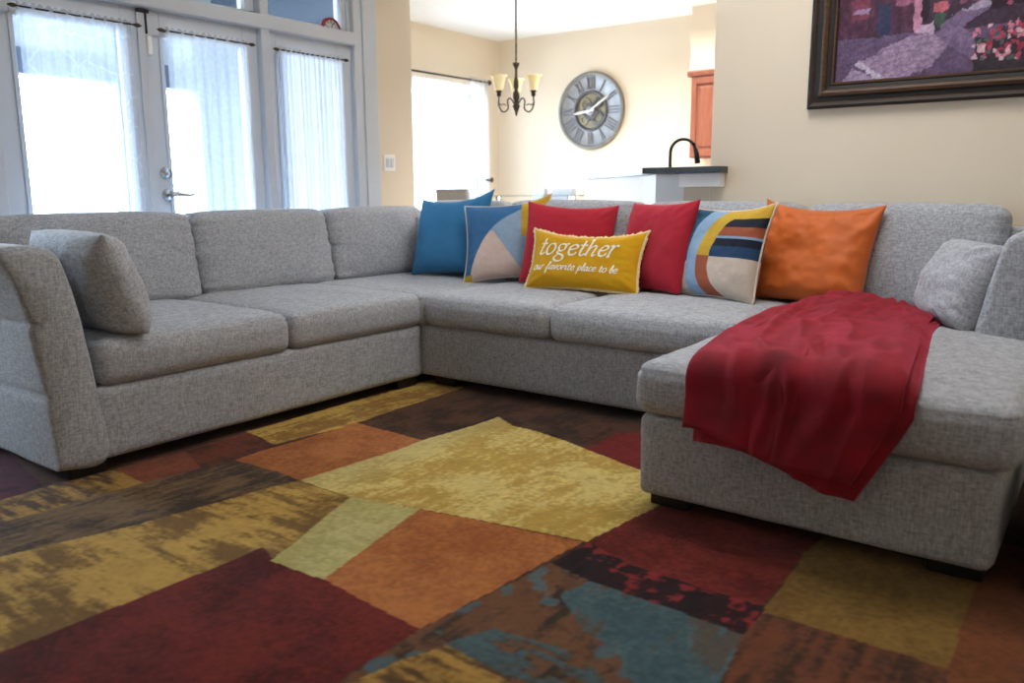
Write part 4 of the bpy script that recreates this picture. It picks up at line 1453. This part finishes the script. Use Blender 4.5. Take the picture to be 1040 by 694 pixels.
def gear(cx, cz, r, teeth, y, hole):
    V, F = [], []
    n = teeth * 4
    for yy in (y, y + .010):
        for k in range(n):
            a = 2 * PI * k / n
            rr = r * (1.0 if k % 4 < 2 else .88)
            V.append(tuple(ck + np.array([cx + rr * math.cos(a), -yy, cz + rr * math.sin(a)])))
        for k in range(n):
            a = 2 * PI * k / n
            V.append(tuple(ck + np.array([cx + hole * math.cos(a), -yy, cz + hole * math.sin(a)])))
    for k in range(n):
        j = (k + 1) % n
        F.append((k, j, n + j, n + k))
        F.append((2 * n + k, 3 * n + k, 3 * n + j, 2 * n + j))
        F.append((k, 2 * n + k, 2 * n + j, j))
        F.append((n + k, n + j, 3 * n + j, 3 * n + k))
    return V, F


to_obj('gear', *gear(-.01, -.005, .095, 18, .012, .060), MAT['clock_dark'], clock, smooth=False)
to_obj('gear', *gear(-.07, .075, .070, 14, .010, .040), MAT['clock_gear'], clock, smooth=False)
to_obj('gear', *gear(.085, -.080, .080, 16, .010, .045), MAT['clock_dark'], clock, smooth=False)
to_obj('gear', *gear(.09, .085, .060, 12, .010, .030), MAT['clock_dark'], clock, smooth=False)
to_obj('gear', *gear(-.085, -.09, .055, 12, .010, .030), MAT['clock_gear'], clock, smooth=False)
to_obj('hub', *disc_y([(.001, .040), (.045, .040), (.050, .034), (.050, .010)], 24), MAT['clock_face'], clock)
ROM = ['XII', 'I', 'II', 'III', 'IIII', 'V', 'VI', 'VII', 'VIII', 'IX', 'X', 'XI']
for k, txt in enumerate(ROM):
    a = k * PI / 6
    er, et = np.array([math.sin(a), math.cos(a)]), np.array([math.cos(a), -math.sin(a)])
    wid = {'I': .030, 'V': .048, 'X': .052}
    tot = sum(wid[c] for c in txt)
    x = -tot / 2
    segs = []
    for c in txt:
        w_ = wid[c]
        m0, m1, mc_ = x + w_ * .15, x + w_ * .85, x + w_ / 2
        if c == 'I':
            segs.append(((mc_, 0), (mc_, 1), .0065))
        elif c == 'V':
            segs += [((m0, 1), (mc_, 0), .0065), ((m1, 1), (mc_, 0), .003)]
        else:
            segs += [((m0, 1), (m1, 0), .0065), ((m1, 1), (m0, 0), .003)]
        x += w_
    parts = []
    for (pa, pb, hw) in segs:
        A = et * pa[0] + er * (.226 + pa[1] * .128)
        B = et * pb[0] + er * (.226 + pb[1] * .128)
        d = (B - A) / np.linalg.norm(B - A)
        nn = np.array([-d[1], d[0]]) * hw
        q_ = [A + nn, A - nn, B - nn, B + nn]
        V = [tuple(ck + np.array([p[0], -y, p[1]])) for y in (.020, .028) for p in q_]
        parts.append((V, [(0, 1, 2, 3), (7, 6, 5, 4), (0, 4, 5, 1), (1, 5, 6, 2), (2, 6, 7, 3), (3, 7, 4, 0)]))
    to_obj('numeral', *join(*parts), MAT['clock_num'], clock, smooth=False)


def hand(ang, length, w_, y):
    d = np.array([math.sin(ang), math.cos(ang)])
    nn = np.array([d[1], -d[0]])
    pts = [-d * .05 + nn * w_ * .6, -d * .05 - nn * w_ * .6, d * length * .75 - nn * w_, d * length, d * length * .75 + nn * w_]
    V = radial(pts, y) + radial(pts, y + .005)
    F = [(0, 1, 2, 3, 4), (9, 8, 7, 6, 5)] + [(i, i + 5, (i + 1) % 5 + 5, (i + 1) % 5) for i in range(5)]
    return V, F


to_obj('minute_hand', *hand(math.radians(58), .29, .010, .046), MAT['hand'], clock, smooth=False)
to_obj('hour_hand', *hand(math.radians(262), .21, .012, .042), MAT['hand'], clock, smooth=False)

# ------------------------------------------------------------------ CHANDELIER
cx, cy = -4.30, 5.89
ch = thing('chandelier', 'bronze three-arm chandelier with cream glass bell shades over the dining table', 'chandelier', (cx, cy, HN))
to_obj('canopy', *lathe([(.001, HN - .045), (.02, HN - .04), (.055, HN - .015), (.062, HN - .001)], 24, (cx, cy, 0)), MAT['bronze'], ch)
links = []
zz = HN - .045
ZT = 2.115
k = 0
while zz > ZT + .01:
    ring = []
    for a in np.linspace(0, 2 * PI, 13):
        ring.append((cx + .008 * math.cos(a) * (k % 2), cy + .008 * math.cos(a) * (1 - k % 2), zz - .017 + .017 * math.sin(a)))
    links.append(tube(ring, .0028, 6, False))
    zz -= .028
    k += 1
links.append(tube([(cx, cy, HN - .04), (cx, cy, ZT)], .003, 6))
to_obj('chain', *join(*links), MAT['bronze'], ch)
zb = 1.675
to_obj('column', *lathe([(.001, zb), (.008, zb + .01), (.013, zb + .035), (.022, zb + .055), (.034, zb + .085), (.022, zb + .10), (.020, zb + .12), (.030, zb + .15), (.028, zb + .19), (.014, zb + .215),
                         (.024, zb + .25), (.020, zb + .29), (.011, zb + .33), (.011, zb + .39), (.028, zb + .425), (.030, zb + .44), (.001, zb + .442)], 20, (cx, cy, 0)), MAT['bronze'], ch)
RA = .168
vd = math.atan2(cy, cx)       # direction away from the living room
for k, ang in enumerate((vd, vd + 2 * PI / 3, vd - 2 * PI / 3)):
    ca, sa = math.cos(ang), math.sin(ang)
    P = smooth_path([(.02, .10), (.055, .145), (.085, .125), (.080, .06), (.12, .030), (.150, .045), (.172, .090), (.170, .125), (RA, .155)], 6)
    am = to_obj('lamp_arm', *join(tube([(cx + r * ca, cy + r * sa, zb + z) for r, z in P], .0065, 8),
                                  tube([(cx + r * ca, cy + r * sa, zb + z) for r, z in smooth_path([(.10, .085), (.125, .095), (.15, .085), (.165, .10)], 5)], .005, 6)), MAT['bronze'], ch)
    c0 = (cx + RA * ca, cy + RA * sa, zb + .155)
    to_obj('socket', *lathe([(.001, 0), (.014, .0), (.020, .012), (.017, .03), (.026, .04), (.026, .048), (.001, .05)], 16, c0), MAT['bronze'], am)
    to_obj('shade', *lathe([(.012, .045), (.030, .050), (.040, .075), (.046, .115), (.056, .150), (.076, .172), (.073, .172), (.053, .151), (.043, .116), (.036, .076), (.026, .054), (.012, .049)], 28, c0), MAT['shade'], am)

# ------------------------------------------------------------------ BAR, CABINET, FAUCET
def prism(pts, z0, z1):
    n = len(pts)
    V = [(x, y, z0) for x, y in pts] + [(x, y, z1) for x, y in pts]
    F = [tuple(reversed(range(n))), tuple(range(n, 2 * n))] + [(i, (i + 1) % n, (i + 1) % n + n, i + n) for i in range(n)]
    return V, F


bar = thing('breakfast_bar', 'white half wall with a dark stone bar top at the end of the beige wall', 'bar', (-2.3, 4.6, 0))
to_obj('bar_top', *prism([(-2.245, 4.295), (-1.775, 4.295), (-1.775, 4.398), (-1.882, 4.398), (-1.882, 4.78), (-2.245, 4.78)], 1.137, 1.172), MAT['counter'], bar, smooth=False)
to_obj('apron', *box(-2.035, -1.790, 4.335, 4.399, 1.062, 1.137, .004), MAT['white'], bar, smooth=False)
to_obj('half_wall', *box(-2.035, -1.880, 4.402, 4.52, 0, 1.137), MAT['wall'], bar, smooth=False)
to_obj('white_panel', *prism([(-2.036, 4.42), (-2.22, 4.42), (-2.50, 4.80), (-3.66, 6.01), (-3.57, 6.10), (-2.40, 4.90), (-2.036, 4.55)], 0, 1.135), MAT['white'], bar, smooth=False)
to_obj('angled_top', *prism([(-2.246, 4.40), (-2.52, 4.78), (-3.68, 5.99), (-3.46, 6.20), (-2.246, 4.95)], 1.137, 1.152), MAT['counter'], bar, smooth=False)

# sink counter behind the bar
sc_ = thing('kitchen_counter', 'low kitchen counter with the faucet behind the breakfast bar', 'counter', (-1.2, 5.1, 0))
to_obj('cabinet_body', *prism([(-2.33, 4.86), (.3, 4.86), (.3, 5.36), (-2.78, 5.36)], 0, .87), MAT['white'], sc_, smooth=False)
to_obj('countertop', *prism([(-2.26, 4.80), (.32, 4.80), (.32, 5.40), (-2.79, 5.40)], .87, .91), MAT['counter'], sc_, smooth=False)
fc = np.array([-2.475, 5.13, .91])
fa = thing('faucet', 'dark gooseneck kitchen faucet rising behind the bar top', 'faucet', tuple(fc))
d = np.array([.80, .16, 0]) / np.hypot(.80, .16)
arcp = [fc + np.array([0, 0, z]) for z in (.0, .1, .2, .30, .38)]
for a in np.linspace(0, PI * .86, 12)[1:]:
    arcp.append(fc + d * (.085 - .085 * math.cos(a)) + np.array([0, 0, .38 + .085 * math.sin(a)]))
end = arcp[-1]
to_obj('neck', *tube([tuple(p) for p in arcp], .011, 12), MAT['black'], fa)
to_obj('spray_head', *tube([tuple(end), tuple(end + d * .012 + np.array([0, 0, -.05])), tuple(end + d * .022 + np.array([0, 0, -.11]))], [.013, .017, .019], 12), MAT['black'], fa)
to_obj('base_ring', *lathe([(.001, .05), (.014, .05), (.022, .04), (.024, .0)], 16, tuple(fc)), MAT['black'], fa)
to_obj('lever', *tube([tuple(fc + np.array([.0, -.015, .06])), tuple(fc + np.array([.02, -.06, .10]))], .006, 8), MAT['black'], fa)
sd = thing('soap_dispenser', 'small dark soap dispenser tip showing beside the gooseneck faucet', 'soap dispenser', (-2.535, 5.16, .91))
to_obj('bottle_neck', *lathe([(.001, .0), (.026, .0), (.026, .16), (.012, .19), (.008, .20), (.008, .255), (.001, .257)], 14, (-2.535, 5.16, .91)), MAT['bronze'], sd)
to_obj('pump', *tube([(-2.535, 5.16, 1.165), (-2.50, 5.14, 1.16)], .005, 6), MAT['black'], sd)

cb = thing('kitchen_cabinet', 'cherry wood wall cabinet beyond the end of the beige wall', 'cabinet', (-3.0, 7.7, 1.36))
to_obj('body', *box(-3.455, -2.3, 7.575, NY - .002, 1.345, 2.10, .003), MAT['cherry'], cb, smooth=False)
to_obj('crown', *box(-3.49, -2.3, 7.54, NY - .002, 2.10, 2.155, .012), MAT['cherry'], cb, smooth=False)
dr = to_obj('door', *join(box(-3.44, -3.02, 7.553, 7.575, 1.36, 2.09, .003)), MAT['cherry'], cb, smooth=False)
to_obj('door_rails', *join(box(-3.44, -3.385, 7.540, 7.556, 1.36, 2.09, .003), box(-3.075, -3.02, 7.540, 7.556, 1.36, 2.09, .003),
                           box(-3.385, -3.075, 7.540, 7.556, 2.03, 2.09, .003), box(-3.385, -3.075, 7.540, 7.556, 1.36, 1.42, .003),
                           box(-3.36, -3.10, 7.545, 7.556, 1.445, 2.005, .008)), MAT['cherry'], dr, smooth=False)

# ------------------------------------------------------------------ DINING TABLE AND CHAIRS
tb = thing('dining_table', 'counter-height glass dining table in the nook', 'table', (-4.475, 6.42, 0), math.radians(36.5))


def loc_box(*a, **k):
    return box(*a, **k)


to_obj('table_top', *box(-.44, .44, -.29, .29, .992, 1.004, .003), MAT['tglass'], tb, local=True, smooth=False)
for sx in (-.34, .34):
    for sy in (-.20, .20):
        to_obj('leg', *tube([(sx, sy, 0), (sx, sy, .991)], .022, 12), MAT['chrome'], tb, local=True)
to_obj('stretcher', *tube([(-.34, 0, .3), (.34, 0, .3)], .012), MAT['chrome'], tb, local=True)


def chair(label, loc, rz):
    t_ = thing('dining_chair', label, 'chair', loc, rz, 'grey chairs round the glass table')
    V, F = rbox((.42, .42, .09), .03, (14, 14, 6))
    to_obj('seat', V + np.array([0, 0, .66]), F, MAT['seat_fab'], t_, local=True)

    def bend(p):
        return (p[0], p[1] + .20 + (p[2] + .2) * .10 + .10 * (p[0] ** 2) * -2, p[2] + .875)
    V, F = rbox((.40, .05, .38), .04, (16, 6, 16), bend)
    to_obj('backrest', V, F, MAT['seat_fab'], t_, local=True)
    for sx in (-.17, .17):
        for sy in (-.17, .17):
            to_obj('leg', *tube([(sx, sy, .62), (sx * 1.12, sy * 1.12, 0)], [.018, .013], 10), MAT['black'], t_, local=True)
    for sy in (-.18, .18):
        to_obj('foot_rail', *tube([(-.18, sy, .25), (.18, sy, .25)], .010), MAT['black'], t_, local=True)
    return t_


chair('grey upholstered dining chair on the near side of the glass table, before the nook window', (-4.97, 6.05, 0), math.radians(178))
chair('grey upholstered dining chair on the far side of the glass table, under the wall clock', (-4.80, 7.08, 0), math.radians(-22))
chair('grey upholstered dining chair beyond the glass table, only a sliver of its back showing', (-5.32, 7.36, 0), math.radians(-38))

# ------------------------------------------------------------------ DARK BOX BESIDE THE CHAISE
st_ = thing('dark_box', 'low dark box added beside the chaise', 'table', (.12, 2.66, 0.0))  # box added to fill a black area, of no known kind
to_obj('table_top', *box(-.125, .37, 2.34, 2.98, .245, .275, .005), MAT['floor'], st_, smooth=False)
to_obj('body', *box(-.110, .355, 2.36, 2.96, .03, .245, .004), MAT['floor'], st_, smooth=False)
to_obj('plinth', *box(-.100, .345, 2.375, 2.945, .0165, .03), MAT['foot'], st_, smooth=False)
